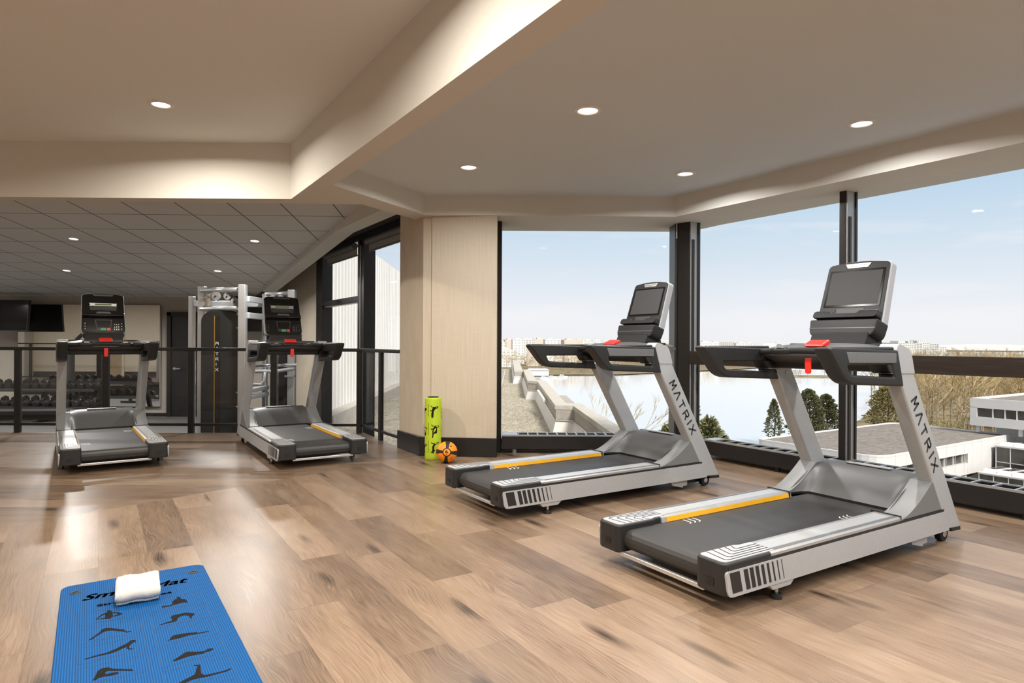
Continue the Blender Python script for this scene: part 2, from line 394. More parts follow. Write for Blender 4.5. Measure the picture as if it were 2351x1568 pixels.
POSES = [[(-0.13,-0.449),(-0.123,-0.436),(-0.124,-0.414),(-0.116,-0.408),(-0.107,-0.429),(-0.107,-0.459),(-0.103,-0.486),(-0.115,-0.509),(-0.165,-0.485),(-0.133,-0.489)],[(-0.165,-0.485),(-0.143,-0.443),(-0.125,-0.433),(-0.123,-0.445),(-0.142,-0.457),(-0.158,-0.482)],[(-0.108,-0.442),(-0.088,-0.451),(-0.071,-0.478),(-0.079,-0.49),(-0.102,-0.496),(-0.103,-0.486),(-0.087,-0.477),(-0.089,-0.464),(-0.107,-0.454)],[(-0.189,-0.685),(-0.17,-0.657),(-0.153,-0.631),(-0.145,-0.605),(-0.13,-0.599),(-0.113,-0.612),(-0.08,-0.646),(-0.074,-0.644),(-0.07,-0.665),(-0.066,-0.679),(-0.051,-0.681),(-0.052,-0.688),(-0.067,-0.686),(-0.072,-0.675),(-0.095,-0.653),(-0.114,-0.634),(-0.131,-0.63),(-0.143,-0.638),(-0.16,-0.659),(-0.172,-0.674),(-0.171,-0.682),(-0.184,-0.684)],[(-0.202,-0.847),(-0.171,-0.838),(-0.133,-0.834),(-0.105,-0.818),(-0.081,-0.8),(-0.066,-0.788),(-0.058,-0.772),(-0.049,-0.77),(-0.04,-0.78),(-0.042,-0.793),(-0.05,-0.795),(-0.057,-0.808),(-0.063,-0.821),(-0.063,-0.842),(-0.05,-0.852),(-0.065,-0.852),(-0.072,-0.836),(-0.07,-0.82),(-0.087,-0.83),(-0.106,-0.844),(-0.126,-0.848),(-0.167,-0.848),(-0.196,-0.851)],[(-0.177,-1.032),(-0.167,-0.996),(-0.164,-0.974),(-0.152,-0.956),(-0.132,-0.959),(-0.118,-0.979),(-0.093,-0.998),(-0.072,-1.014),(-0.067,-1.013),(-0.06,-1.032),(-0.068,-1.029),(-0.093,-1.01),(-0.115,-0.999),(-0.132,-0.987),(-0.141,-0.992),(-0.14,-1.008),(-0.115,-1.009),(-0.103,-1.015),(-0.103,-1.026),(-0.116,-1.03),(-0.141,-1.024),(-0.16,-1.023),(-0.168,-1.035)],[(0.07,-0.485),(0.074,-0.483),(0.102,-0.492),(0.111,-0.475),(0.112,-0.456),(0.125,-0.432),(0.134,-0.432),(0.133,-0.413),(0.142,-0.407),(0.149,-0.428),(0.147,-0.441),(0.161,-0.45),(0.167,-0.482),(0.167,-0.501),(0.159,-0.491),(0.148,-0.489),(0.136,-0.491),(0.113,-0.494),(0.104,-0.502),(0.074,-0.501),(0.07,-0.501)],[(0.046,-0.681),(0.07,-0.669),(0.09,-0.665),(0.093,-0.651),(0.09,-0.628),(0.097,-0.611),(0.113,-0.609),(0.138,-0.608),(0.156,-0.615),(0.166,-0.628),(0.175,-0.632),(0.174,-0.652),(0.163,-0.659),(0.162,-0.679),(0.159,-0.685),(0.155,-0.67),(0.154,-0.648),(0.138,-0.634),(0.121,-0.64),(0.113,-0.651),(0.107,-0.677),(0.095,-0.681),(0.069,-0.68),(0.052,-0.685)],[(0.055,-0.852),(0.065,-0.844),(0.074,-0.821),(0.085,-0.81),(0.112,-0.815),(0.135,-0.819),(0.152,-0.827),(0.16,-0.826),(0.162,-0.837),(0.202,-0.844),(0.201,-0.849),(0.16,-0.847),(0.15,-0.846),(0.135,-0.842),(0.109,-0.847),(0.084,-0.849),(0.066,-0.848)],[(0.059,-1.027),(0.072,-1.014),(0.107,-0.982),(0.113,-0.984),(0.135,-1.0),(0.163,-1.011),(0.175,-0.998),(0.191,-1.004),(0.193,-1.013),(0.181,-1.021),(0.169,-1.021),(0.154,-1.028),(0.132,-1.024),(0.106,-1.023),(0.079,-1.031),(0.065,-1.035)],[(0.059,-1.202),(0.08,-1.189),(0.099,-1.179),(0.111,-1.172),(0.119,-1.139),(0.126,-1.114),(0.115,-1.106),(0.116,-1.101),(0.136,-1.109),(0.132,-1.142),(0.13,-1.176),(0.136,-1.194),(0.163,-1.197),(0.197,-1.199),(0.22,-1.192),(0.22,-1.198),(0.205,-1.208),(0.168,-1.209),(0.138,-1.21),(0.123,-1.205),(0.096,-1.205),(0.077,-1.214)]]
ROLLFIG = [[(-0.02,0.522),(-0.015,0.522),(-0.007,0.514),(0.022,0.511),(0.035,0.518),(0.051,0.514),(0.053,0.503),(0.041,0.495),(0.028,0.495),(0.02,0.482),(0.012,0.471),(0.009,0.439),(0.007,0.413),(0.004,0.402),(0.0,0.415),(-0.006,0.402),(-0.012,0.418),(-0.012,0.45),(-0.005,0.471),(-0.015,0.471),(-0.025,0.474),(-0.023,0.479),(-0.007,0.479),(-0.002,0.498),(0.004,0.506),(-0.012,0.511)],[(-0.011,0.346),(-0.006,0.346),(-0.003,0.333),(0.026,0.331),(0.039,0.334),(0.055,0.332),(0.061,0.323),(0.055,0.315),(0.042,0.313),(0.042,0.264),(0.034,0.256),(0.013,0.256),(0.008,0.232),(0.005,0.214),(-0.004,0.219),(-0.0,0.259),(-0.003,0.28),(0.007,0.293),(-0.014,0.296),(-0.019,0.304),(-0.003,0.304),(0.015,0.32),(0.023,0.324),(-0.006,0.325)],[(-0.013,0.174),(-0.008,0.174),(-0.005,0.166),(0.024,0.164),(0.037,0.174),(0.056,0.173),(0.059,0.163),(0.045,0.157),(0.037,0.153),(0.024,0.145),(0.019,0.134),(0.015,0.11),(0.024,0.097),(0.027,0.092),(0.016,0.086),(0.011,0.073),(0.009,0.06),(0.001,0.073),(-0.013,0.075),(-0.018,0.081),(-0.002,0.086),(-0.001,0.11),(-0.002,0.131),(0.008,0.15),(0.013,0.157),(-0.008,0.159)]]
# ------------------------------------------------------------------ room shell
PLEDGE = [(-14.6, 7.75), (-5.9, 7.86), (-1.83, 7.92)]        # platform edge
# floor: two plank fields meeting on a mitre
mitre0, mitre1 = (-8.5, -2.43), (-.93, 6.37)
fl = MB()
fl.prism([mitre0, (-8.5, -6), (9, -6), PA(5.42, -6), PA(5.42, 4.4), (1.9, 7.05), (-1.0, 7.05), PA(2.72, 6.0), mitre1], -.14, 0, mi=0)
fl.prism([mitre0, mitre1, PA(2.72, 5.95), PA(2.72, 6.75), PA(2.77, 7.72), (-1.87, 7.93), PLEDGE[1], PLEDGE[0], (-14.6, -2.43)], -.14, 0, mi=1)
struct(fl.build('floor', [M_floorA, M_floorB]), 'light oak plank floor of the raised gym level, fields meeting on a mitre')
lo = MB(); lo.prism([(-14.6, 7.5), (-1.5, 7.5), PA(3.3, 6.6), PA(3.3, 13.6), (-14.6, 13.4)], -.55, -.4)
struct(lo.build('floor_lower', M_carpet), 'dark rubber floor of the lower gym behind the guard rail')
st = MB(); st.prism([(-14.6, 7.70), (-5.9, 7.81), (-1.85, 7.87), PA(2.73, 6.4), PA(2.66, 6.4), (-1.9, 7.80), (-5.9, 7.74), (-14.6, 7.62)], -.5, -.135)
struct(st.build('trim_3', M_black), 'black riser under the platform edge')

TOP = 3.35
so = MB()
so.prism([PA(1.564, -6), PA(1.564, 5.088), (-.863, 6.306), (1.607, 6.343), PA(4.779, -6), PA(5.5, -6), PA(5.5, 4.5), (1.98, 7.2),
          (-.65, 7.2), (-1.37, 5.845), (-4.5, 5.75), (-14.6, 5.58), (-14.6, 5.49), (-4.5, 5.609), (-1.946, 5.638), PA(1.408, -6)], 2.38, TOP)
struct(so.build('ceiling_soffit', M_paintS), 'cream dropped soffits and diagonal beam framing both ceiling recesses')
cr = MB(); cr.prism([PA(1.5, -6), PA(1.5, 5.2), (-.95, 6.4), (1.65, 6.42), PA(4.9, -6)], 2.575, TOP + .02)
struct(cr.build('ceiling', M_paint), 'flat recessed ceiling over the two nearest treadmills')
cl = MB(); cl.prism([PA(1.46, -6), PA(1.46, 5.75), (-2.0, 5.70), (-4.5, 5.66), (-14.6, 5.53), (-14.6, -6)], 2.87, TOP + .01)
struct(cl.build('ceiling_left', M_paintL), 'higher recessed ceiling above the mat')
# sloping tiled ceiling of the lower gym
tc = MB(); zt = lambda y: 2.742 - .131 * (y - 7.37)
poly = [(-14.6, 5.5), (-1.2, 5.5), PA(2.62, 5.9), PA(2.62, 13.9), (-14.6, 13.6)]
n = len(poly)
v = [(x, y, zt(y)) for x, y in poly] + [(x, y, TOP + .4) for x, y in poly]
tc.add(v, [list(range(n))[::-1], list(range(n, 2 * n))] + [(i, (i + 1) % n, (i + 1) % n + n, i + n) for i in range(n)])
struct(tc.build('ceiling_tiled', M_tile), 'grey acoustic tile ceiling sloping down over the lower gym')
# edge beam along the side windows: level, then following the slope
eb = MB(); zb = lambda s: 2.556 - max(0, s - 8.2) * .1145
S = [5.75, 8.2, 12.62]; v = []
for s in S:
    for p in (2.56, 2.79): v.append((p, s, zb(s)))
    for p in (2.56, 2.79): v.append((p, s, TOP))
F = []
for i in range(2):
    a, b = i * 4, i * 4 + 4
    F += [(a, b, b + 1, a + 1), (a, a + 2, b + 2, b), (a + 1, b + 1, b + 3, a + 3), (a + 2, a + 3, b + 3, b + 2)]
F += [(0, 1, 3, 2), (8, 10, 11, 9)]
eb.add(v, F); struct(eb.build('trim_1', M_paintS, rotz=GA), 'cream boxed beam following the tiled ceiling edge')
cw = MB(); cw.box(2.75, 3.45, 5.9, 13.6, 2.66, TOP)
struct(cw.build('ceiling_window', simple('dark blind pocket', (.06, .057, .055), .7), rotz=GA), 'dark ceiling pocket above the side windows')

# walls
wb = MB(); wb.prism([(-14.8, 12.88), (-4.38, 13.035), (-4.38, 13.2), (-14.8, 13.1)], -.5, TOP)
struct(wb.build('wall_back', M_linen2), 'taupe wall behind the lower gym')
bb = MB(); bb.prism([(-14.8, 12.86), (-4.3, 13.015), (-4.3, 13.1), (-14.8, 13.0)], -.5, -.335)
struct(bb.build('baseboard_back', M_black))
ws = MB(); ws.box(3.2, 3.34, 11.06, 13.7, -.5, TOP)
struct(ws.build('wall_side', M_linen, rotz=GA), 'beige wall between the side window and the back wall')
wl = MB(); wl.box(-14.75, -14.5, 5.7, 6.3, -.5, TOP); wl.box(-14.75, -14.5, 9.4, 13.2, -.5, TOP); wl.box(-14.75, -14.5, 6.3, 9.4, 2.1, TOP); wl.box(-14.75, -14.5, 6.3, 9.4, -.5, -.1)
struct(wl.build('wall_left', M_linen2))
wf = MB(); wf.box(-14.6, -6.8, 5.70, 5.9, -.2, TOP)
struct(wf.build('wall_inner', M_linen), 'beige wall seen only in the mirror')
bi = MB(); bi.box(-14.5, -6.8, 5.9, 5.92, 0, .16); struct(bi.build('baseboard_inner', M_black))
wd = MB(); wd.box(-12.6, -11.75, 5.86, 5.93, 0, 2.1); wd.box(-12.52, -11.83, 5.90, 5.94, .02, 2.03, 1)
struct(wd.build('door_2', [M_linen, simple('tan veneer door', (.33, .24, .14), .5)]), 'tan doorway seen in the mirror')
w2 = MB(); w2.box(-7.0, -6.8, -5, 5.75, -.2, TOP); w2.box(-7, 9.2, -5.2, -5.0, -.2, TOP)
struct(w2.build('wall_rear', M_linen2), 'walls behind the camera')
# base wall below the big windows
bw = MB(); bw.box(5.17, 5.42, -6, 4.56, -.2, .06); struct(bw.build('baseboard_right', M_alum, rotz=GA), 'pale metal sill strip under the right windows')
bm = MB(); bm.box(-.5, 1.9, 6.80, 7.05, -.2, .06); struct(bm.build('baseboard_window', M_alum))
bs = MB(); bs.box(3.17, 3.3, 6.3, 11.1, -.5, -.36); struct(bs.build('baseboard_side', M_frame, rotz=GA))

# pier between the windows
pr = MB(); pr.prism([(-1.2, 6.87), (-.889, 6.412), (-.80, 6.404), (-.80, 6.385), (-.152, 6.325), (-.152, 7.05), PA(3.32, 6.2), PA(3.32, 6.75)], 0, 2.5)
struct(pr.build('wall_pier', M_linen), 'beige linen covered pier between the windows')
pb = MB(); pb.prism([(-1.225, 6.872), (-.914, 6.380), (-.146, 6.308), (-.146, 6.42), (-.85, 6.47), (-1.15, 6.92)], 0, .187)
struct(pb.build('baseboard_pier', M_black, bevel=.004), 'tall black baseboard around the pier')

# windows -----------------------------------------------------------
w = empty('window_1'); struct(w, 'large clear window beside the pier looking over the water')
m = MB(); m.box(-.165, -.11, 6.62, 6.92, .0, 2.45); m.build('window_frame', M_frame, w, bevel=.004)
m = MB(); m.box(-.11, 1.72, 6.86, 6.868, .05, 2.45); m.build('window_pane', M_glass, w)
m = MB(); m.box(-.11, 1.76, 6.80, 6.92, .06, .11); m.build('window_sill', M_frame, w)
# corner mullion
m = MB(); m.prism([(1.725, 6.69), (1.821, 6.60), (1.935, 6.675), (1.95, 6.9), (1.85, 7.0), (1.71, 6.98)], 0, 2.45, mi=0)
m.box(1.697, 1.726, 6.71, 6.95, 0, 2.45, 1); m.box(1.705, 1.722, 6.700, 6.715, 2.22, 2.45, 2)
m.build('window_mullion', [M_frame, M_black, M_alum], w, bevel=.003)
m = MB(); m.prism([PA(5.104, 4.571), PA(5.104, 4.563), PA(5.235, 4.563), PA(5.235, 4.571)], 0, 2.45, mi=0)
m.prism([PA(5.122, 4.565), PA(5.122, 4.553), PA(5.150, 4.553), PA(5.150, 4.565)], 0, 2.20, mi=1); m.prism([PA(5.155, 4.565), PA(5.155, 4.553), PA(5.162, 4.553), PA(5.162, 4.565)], 0, 2.2, mi=0); m.prism([PA(5.205, 4.565), PA(5.205, 4.55), PA(5.235, 4.55), PA(5.235, 4.565)], 0, 2.45, mi=1)
m.build('window_channel', [M_alum, M_black], w, bevel=.002)
w = empty('window_2', rotz=GA); struct(w, 'pair of tall clear panes behind the two nearest treadmills')
m = MB(); m.box(5.215, 5.223, 2.95, 4.56, .05, 2.45); m.build('window_pane', M_glass, w)
m = MB(); m.box(5.215, 5.223, 1.3, 2.91, .05, 2.45); m.build('window_pane', M_glass, w)
m = MB(); m.box(5.215, 5.223, -6, 1.26, .05, 2.45); m.build('window_pane', M_glass, w)
for i, s in enumerate((2.928, 1.285, -.358, -2.0, -3.64)):
    f = MB(); f.box(5.10, 5.24, s + .0, s + .0585, 0, 2.45); f.build('window_mullion', M_frame, w, bevel=.004)
    c = MB(); c.box(5.103, 5.236, s - .008, s + .0, 0, 2.45, 0); c.box(5.120, 5.150, s - .020, s - .006, 0, 2.17, 1); c.box(5.155, 5.163, s - .018, s - .006, 0, 2.17, 0); c.box(5.212, 5.236, s - .02, s - .008, 0, 2.45, 1)
    c.build('window_channel', [M_alum, M_black], w, bevel=.002)
m = MB(); m.box(5.19, 5.25, -6, 4.3, .06, .10); m.build('window_sill', M_frame, w)
# dark timber bar across the right windows
m = MB(); m.box(5.04, 5.11, -6, 4.52, .918, 1.051)
def mk_wenge():
    t = NT('dark stained oak'); n = t.noise(t.mapping(t.coord(), scale=(60, 2.5, 120)), 1, 4, .65)
    t.col(t.ramp(n, [(.3, (.014, .009, .006)), (.62, (.030, .020, .014)), (.80, (.085, .055, .035))])); t.set(.42, 0, .4); return t.m
struct(m.build('trim_2', mk_wenge(), bevel=.004, rotz=GA), 'dark stained timber rail across the right windows')
# side window
w = empty('window_3', rotz=GA); struct(w, 'black framed side window with roller blinds beyond the guard rail')
m = MB(); m.box(3.12, 3.30, 10.74, 11.08, -.45, 2.66); m.build('window_frame', M_frame, w, bevel=.005)
m = MB(); m.box(3.12, 3.29, 8.72, 8.82, -.45, 2.66, 0); m.box(3.11, 3.18, 8.835, 8.865, -.45, 2.5, 1); m.box(3.12, 3.29, 8.88, 8.98, -.45, 2.66, 0)
m.build('window_mullion', [M_frame, M_alum], w, bevel=.004)
m = MB(); m.box(3.12, 3.28, 6.5, 10.76, 2.57, 2.66); m.build('window_head', M_frame, w, bevel=.003)
m = MB(); m.box(3.13, 3.28, 8.96, 10.76, 1.715, 1.79, 0); m.box(3.16, 3.24, 8.96, 10.76, 1.695, 1.715, 1); m.build('window_transom', [M_frame, M_alum], w, bevel=.003)
for a, b in ((6.5, 8.73), (8.97, 10.75)):
    m = MB(); m.box(3.21, 3.217, a, b, -.4, 2.6); m.build('window_pane', M_glass, w)
m = MB(); m.box(3.12, 3.28, 6.5, 10.76, -.45, -.30); m.build('window_sill', M_frame, w)
M_blind = simple('grey blind cloth', (.34, .33, .31), .8); M_blindr = simple('charcoal blind cassette', (.13, .128, .122), .5)
for a, b, lb in ((6.6, 8.60, 'grey roller blind half rolled above the side pane beside the pier'), (9.10, 10.55, 'grey roller blind above the side pane nearest the back wall')):
    e = empty('roller_blind', PA(3.12, (a + b) / 2) + (2.50,), GA); h = (b - a) / 2
    tag(e, lb, 'blind')
    m = MB(); m.cyl((0, 0, .02), .045, b - a, 'y', 18); m.build('roller_tube', M_blindr, e, smooth=False, bevel=.003)
    m = MB(); m.box(.03, .036, -h, h, -.10, .02); m.build('blind_cloth', M_blind, e)
    m = MB(); m.box(.024, .042, -h, h, -.125, -.10); m.build('bottom_bar', M_blindr, e)
w = empty('window_4'); struct(w, 'bright window seen only in the mirror')
m = MB(); m.box(-14.62, -14.61, 6.3, 9.4, -.1, 2.1); m.build('window_pane', M_glass, w)
m = MB(); m.box(-14.6, -14.48, 9.34, 9.46, -.1, 2.1); m.box(-14.6, -14.48, 8.6, 8.68, -.1, 2.1); m.build('window_frame', M_frame, w)

# perimeter convectors
def convector(loc, rotz, L, label, pitch, legs, first):
    e = empty('convector', loc, rotz); tag(e, label, 'radiator')
    b = MB(); b.box(0, L, 0, .185, .045, .176); b.build('casing', M_black, e, bevel=.003)
    g = MB(); x0 = first
    g.box(0, L, 0, .012, .176, .192); g.box(0, L, .173, .185, .176, .192)
    g.box(0, first, .012, .173, .176, .191)
    x = first
    while x < L: g.box(x - .006, x + .006, .012, .173, .178, .191); x += pitch
    g.build('grille', M_silver2, e)
    f = MB(); x = first
    while x < L: f.box(x - pitch + .01, x - .01, .015, .17, .172, .182); x += pitch
    f.build('fins', simple('dull black fins', (.008, .008, .008), .95, 0, .0), e)
    for lx in legs:
        k = MB(); k.cyl((lx, .06, .023), .026, .046, n=16); k.build('leg', M_alum if rotz > -.3 else M_black, e)
convector((-.10, 6.535, 0), R(.9), 1.70, 'long black convector with silver grille below the window beside the pier', .100, (.13, 1.4), .17)
p = PA(5.005, 4.30); convector((p[0], p[1], 0), GA - PI / 2, 9.0, 'long black convector with silver grille under the right windows', .128, (.78, 2.6, 4.4), .12)

# recessed ceiling lights
M_lamp = bpy.data.materials.new('lit lamp lens'); M_lamp.use_nodes = True
bs_ = M_lamp.node_tree.nodes['Principled BSDF']; bs_.inputs['Emission Color'].default_value = (1, .93, .82, 1); bs_.inputs['Emission Strength'].default_value = 5; bs_.inputs['Base Color'].default_value = (.9, .9, .9, 1)
M_lring = simple('white lamp ring', (.8, .78, .75), .5)
LAMPS = []
def downlight(x, y, z, label, watt, rad=.06, tilt=0.0, group=None, col=(1, .98, .945)):
    e = empty('ceiling_light', (x, y, z)); tag(e, label, 'light', group); e.rotation_euler.x = tilt
    m = MB(); R0 = rad * 1.45
    m.lathe([(rad, .006), (rad, -.004), (rad * 1.08, -.010), (R0, -.006), (R0, .006)], n=32); m.build('trim_ring', M_lring, e, smooth=True)
    m = MB(); m.cyl((0, 0, .001), rad, .004, n=28); m.build('lens', M_lamp, e)
    la = bpy.data.lights.new('lamp', 'AREA'); la.shape = 'DISK'; la.size = rad * 1.9; la.energy = watt; la.color = col; la.spread = R(165)
    lo_ = bpy.data.objects.new('lamp_source', la); COL.objects.link(lo_); lo_.location = (0, 0, -.012); lo_.parent = e
WL = 26.5
g = 'lamps in the recessed right ceiling'
for p, s, lb in ((2.54, 3.10, 'round recessed lamp nearest the diagonal beam, largest on the right ceiling'), (2.55, 4.645, 'round recessed lamp above the pier end of the right ceiling'),
                 (4.18, 2.30, 'round recessed lamp in the ceiling above the front treadmill by the right soffit'), (4.18, 3.80, 'small round recessed lamp above the corner of the windows')):
    x, y = PA(p, s); downlight(x, y, 2.575, lb, WL, group=g)
for p, s in ((2.54, 1.36), (4.18, .72), (2.54, -.1), (4.18, -.8), (2.54, -1.7), (4.18, -2.4), (2.54, -3.3), (4.18, -4.0)):
    x, y = PA(p, s); downlight(x, y, 2.575, 'round recessed lamp outside the picture, right ceiling', WL, group='right ceiling lamps behind the camera')
downlight(-2.586, 4.719, 2.87, 'round recessed lamp alone in the higher left ceiling', WL * 2.15, group=None, col=(1, .91, .78))
for x, y in ((-.82, 2.2), (-5.9, 3.6), (.25, .55), (-3.2, 1.2), (1.1, -1.0), (-2.4, -1.8), (-5.6, .4)):  # added unseen lamps, spread to brighten the beam and spare the rail treadmill
    downlight(x, y, 2.87, 'added recessed lamp out of view in the left ceiling, brightening the beam', WL * 2.15, group='added left ceiling lamps beyond the frame', col=(1, .91, .78))
tl = math.atan(-.131)
for x, y, lb in ((-6.08, 8.90, 'small round lamp in the tiled ceiling, nearer one of the pair above the left treadmill'), (-3.594, 8.96, 'small round lamp in the tiled ceiling close to the sloping edge beam'),
                 (-7.452, 10.74, 'small round lamp in the tiled ceiling, farther one above the left treadmill'), (-4.915, 10.72, 'small round lamp in the tiled ceiling above the cable machine')):
    downlight(x, y, zt(y) - .004, lb, 54, .055, tl)
for x, y in ((-9.5, 8.9), (-12.3, 9.0), (-10.5, 10.9), (-13.2, 11.0)):
    downlight(x, y, zt(y) - .004, 'small round lamp in the tiled ceiling outside the picture', 54, .055, tl, group='tiled ceiling lamps beyond the frame')
# ------------------------------------------------------------------ treadmills
W_ = .81; HW = W_ / 2
def side(v): return v - HW                     # distance from the right flank -> centred y
def mir(s, v): return (HW - v) * -1 if s < 0 else HW - v   # s=-1 right flank, s=+1 left flank
def ybox(m, s, x0, x1, v0, v1, z0, z1, mi=0):
    a, b = mir(s, v0), mir(s, v1); return m.box(x0, x1, min(a, b), max(a, b), z0, z1, mi)
def yprism(m, s, pts, v0, v1, mi=0):
    a, b = mir(s, v0), mir(s, v1); return m.prism(pts, min(a, b), max(a, b), 'y', mi)
def console_matrix():
    lean = math.atan2(.149, .448)
    ex = Vector((0, 1, 0)); eh = Vector((math.sin(lean), 0, math.cos(lean))); en = Vector((-math.cos(lean), 0, math.sin(lean)))
    # columns: screen right (+a) is the user's right = -y
    M = Matrix(((0, eh.x, en.x, 1.548), (-1, eh.y, en.y, 0), (0, eh.z, en.z, 1.178), (0, 0, 0, 1)))
    return M
CM = console_matrix()
def make_treadmill(kind):
    root = empty('treadmill')
    for s in (-1, 1):
        # silver side frame with slotted graphic
        m = MB()
        pts = rounded([(.016, .078), (1.90, .078), (1.845, .190), (.004, .190)], [.03, .002, .002, .02])
        yprism(m, s, pts, -.004, .03, 0)
        xs = [.022, .110, .148, .186, .224, .262, .298, .332, .363]; wd = [.062, .026, .024, .021, .018, .014, .009, .006, .003]
        for x, w in zip(xs, wd):
            yprism(m, s, [(x + .022, .094), (x + .022 + w, .094), (x + w, .182), (x, .182)], -.0052, -.003, 1)
        m.build('side_frame', [M_silver, M_plastic], root, bevel=.004 if False else 0)
        m = MB(); yprism(m, s, [(.02, .188), (1.842, .188), (1.842, .204), (.02, .204)], -.001, .05); m.build('trim_strip', M_plastic, root)
        # foot rail
        m = MB()
        prof = [(0, .203), (0, .216), (.008, .223), (.135, .223), (.150, .218), (.156, .190), (.05, .190)]
        P_ = [(mir(s, v), z) for v, z in prof]; m.prism(P_, .30, 1.40, 'x', 0)
        ybox(m, s, .34, 1.34, .040, .118, .2226, .2240, 1)
        for v in (.014, .022, .030): ybox(m, s, .30, 1.38, v, v + .003, .2226, .2236, 2)
        m.build('foot_rail', [M_silver2, M_dots, M_plastic2], root)
        m = MB(); Y = [(mir(s, v), z) for v, z in ((.1490, .2165), (.1530, .2165), (.1590, .1935), (.1550, .1925))]; m.prism(Y, .335, 1.372, 'x'); m.build('accent_strip', M_yellow, root)
        # rear end cap
        m = MB()
        plan = rounded([(-.004, 0), (-.004, .158), (.235, .158), (.262, .146), (.34, .142), (.34, .0)], [.035, .03, .01, .01, 0, 0])
        m.prism([(x, mir(s, v)) for x, v in plan], .083, .2215, 'z', 0)
        m.build('end_cap', M_plastic, root, bevel=.011, seg=3)
        m = MB(); plan = rounded([(.008, .012), (.008, .150), (.232, .150), (.258, .138), (.335, .138), (.335, .012)], [.028, .024, .01, .01, 0, 0])
        m.prism([(x, mir(s, v)) for x, v in plan], .2195, .2245, 'z', 0)
        for i in range(5):
            v = .026 + .020 * i; xr = .04 + .040 * i
            for q in stroke([(.335, v), (xr + .012, v), (xr, v + .010), (xr - .004 + .02, .146)], .0045):
                m.prism([(x, mir(s, vv)) for x, vv in q], .2235, .2256, 'z', 1)
        m.build('cap_cover', [M_silver, M_plastic], root)
        m = MB(); ybox(m, s, -.0065, .004, .055, .098, .118, .148, 0); ybox(m, s, -.0075, .0, .066, .082, .127, .140, 1)
        m.build('socket', [M_black, M_blackm], root)
        # upright
        m = MB(); yprism(m, s, [(1.886, .082), (2.052, .072), (1.5045, .985), (1.340, .985)], 0, .082); up = m.build('upright', M_silver, root, bevel=.012, seg=3)
        m = MB(); yprism(m, s, [(1.945, .06), (2.056, .055), (2.048, .085), (1.95, .085)], .004, .078); m.build('upright_foot', M_plastic, root, bevel=.004)
        if s < 0:
            q, ln = letters('MATRIX', .058, 1.12)
            du = Vector((.517, -.856)); uw = Vector((.856, .517)); o = Vector((1.478, .828)); m = MB()
            k = .500 / ln
            for f in q:
                pts = [o + du * (p[0] * k) + uw * p[1] for p in f]
                m.prism([tuple(p) for p in pts], mir(s, -.0012), mir(s, .004), 'y')
            m.build('lettering', M_ink2, up)
        for bx, bz in ((1.36, .962), (1.45, .955)):
            m = MB(); m.cyl((bx, mir(s, .083), bz), .009, .006, 'y', 10); m.build('bolt', M_chrome, up)
        # collar joining upright and arm
        m = MB(); yprism(m, s, rounded([(1.262, .980), (1.510, .976), (1.478, 1.075), (1.455, 1.108), (1.345, 1.140), (1.318, 1.105), (1.312, 1.03)], [.01, .01, .03, .03, .02, .02, .02]), -.004, .092)
        m.build('upright_collar', M_silver if True else M_plastic, root, bevel=.014, seg=3)
        m = MB(); yprism(m, s, rounded([(1.225, 1.03), (1.322, 1.03), (1.345, 1.0), (1.385, .981), (1.258, .981)], [.0, .0, .02, 0, .02]), -.006, .094)
        m.build('collar_boot', M_plastic, root, bevel=.006)
        # looped arm rest: ring between two outlines
        out = rounded([(.705, 1.118), (1.325, 1.108), (1.325, 1.028), (1.375, .962), (1.392, .912), (.868, .934)], [.035, .01, .0, .0, .004, .055], 6)
        # two bars and a nose, made as one ring
        o_ = rounded([(.700, 1.120), (1.330, 1.104), (1.390, .912), (.862, .936)], [.04, .006, .006, .075], 7)
        i_ = rounded([(.868, 1.028), (1.268, 1.026), (1.292, .962), (.892, .984)], [.012, .012, .012, .02], 7)
        m = MB(); nn = len(o_); ya, yb = mir(s, -.010), mir(s, .076)
        lo_y, hi_y = min(ya, yb), max(ya, yb)
        vv = [(x, lo_y, z) for x, z in o_] + [(x, lo_y, z) for x, z in i_] + [(x, hi_y, z) for x, z in o_] + [(x, hi_y, z) for x, z in i_]
        F = []
        for k in range(nn):
            k2 = (k + 1) % nn
            F += [(k, k + nn, k2 + nn, k2), (2 * nn + k, 2 * nn + k2, 3 * nn + k2, 3 * nn + k), (k, k2, k2 + 2 * nn, k + 2 * nn), (k + nn, k + 3 * nn, k2 + 3 * nn, k2 + nn)]
        m.add(vv, F); arm = m.build('arm_rest', M_plastic, root, bevel=.014, seg=3)
        m = MB(); ybox(m, s, .76, 1.30, -.004, .070, 1.100, 1.1195); m.xf(Matrix.Rotation(0, 4, 'Y')); m.build('grip_pad', M_grip, arm, bevel=.008)
        m = MB(); yprism(m, s, [(.875, 1.042), (1.305, 1.036), (1.305, 1.088), (.85, 1.096)], -.0125, -.008); m.build('side_inlay', M_inlay, arm, bevel=.002)
        # wheel and levelling foot
        m = MB(); m.cyl((1.925, mir(s, .052), .045), .045, .036, 'y', 26); m.cyl((1.925, mir(s, .032), .045), .02, .006, 'y', 16, mi=1); wh = m.build('transport_wheel', [M_blackm, M_chrome], root, bevel=.006)
        m = MB(); ybox(m, s, 1.70, 1.925, .075, .095, .03, .062); m.build('wheel_arm', M_black, root)
        m = MB(); yprism(m, s, [(1.52, .08), (1.70, .08), (1.70, .03), (1.655, .03), (1.655, .018), (1.60, .03), (1.54, .045)], .02, .09); m.build('lift_bracket', M_silver, root, bevel=.003)
        m = MB(); yprism(m, s, [(.285, .082), (.475, .082), (.44, .052), (.315, .052)], .0, .05); m.build('foot_bracket', M_silver, root, bevel=.003)
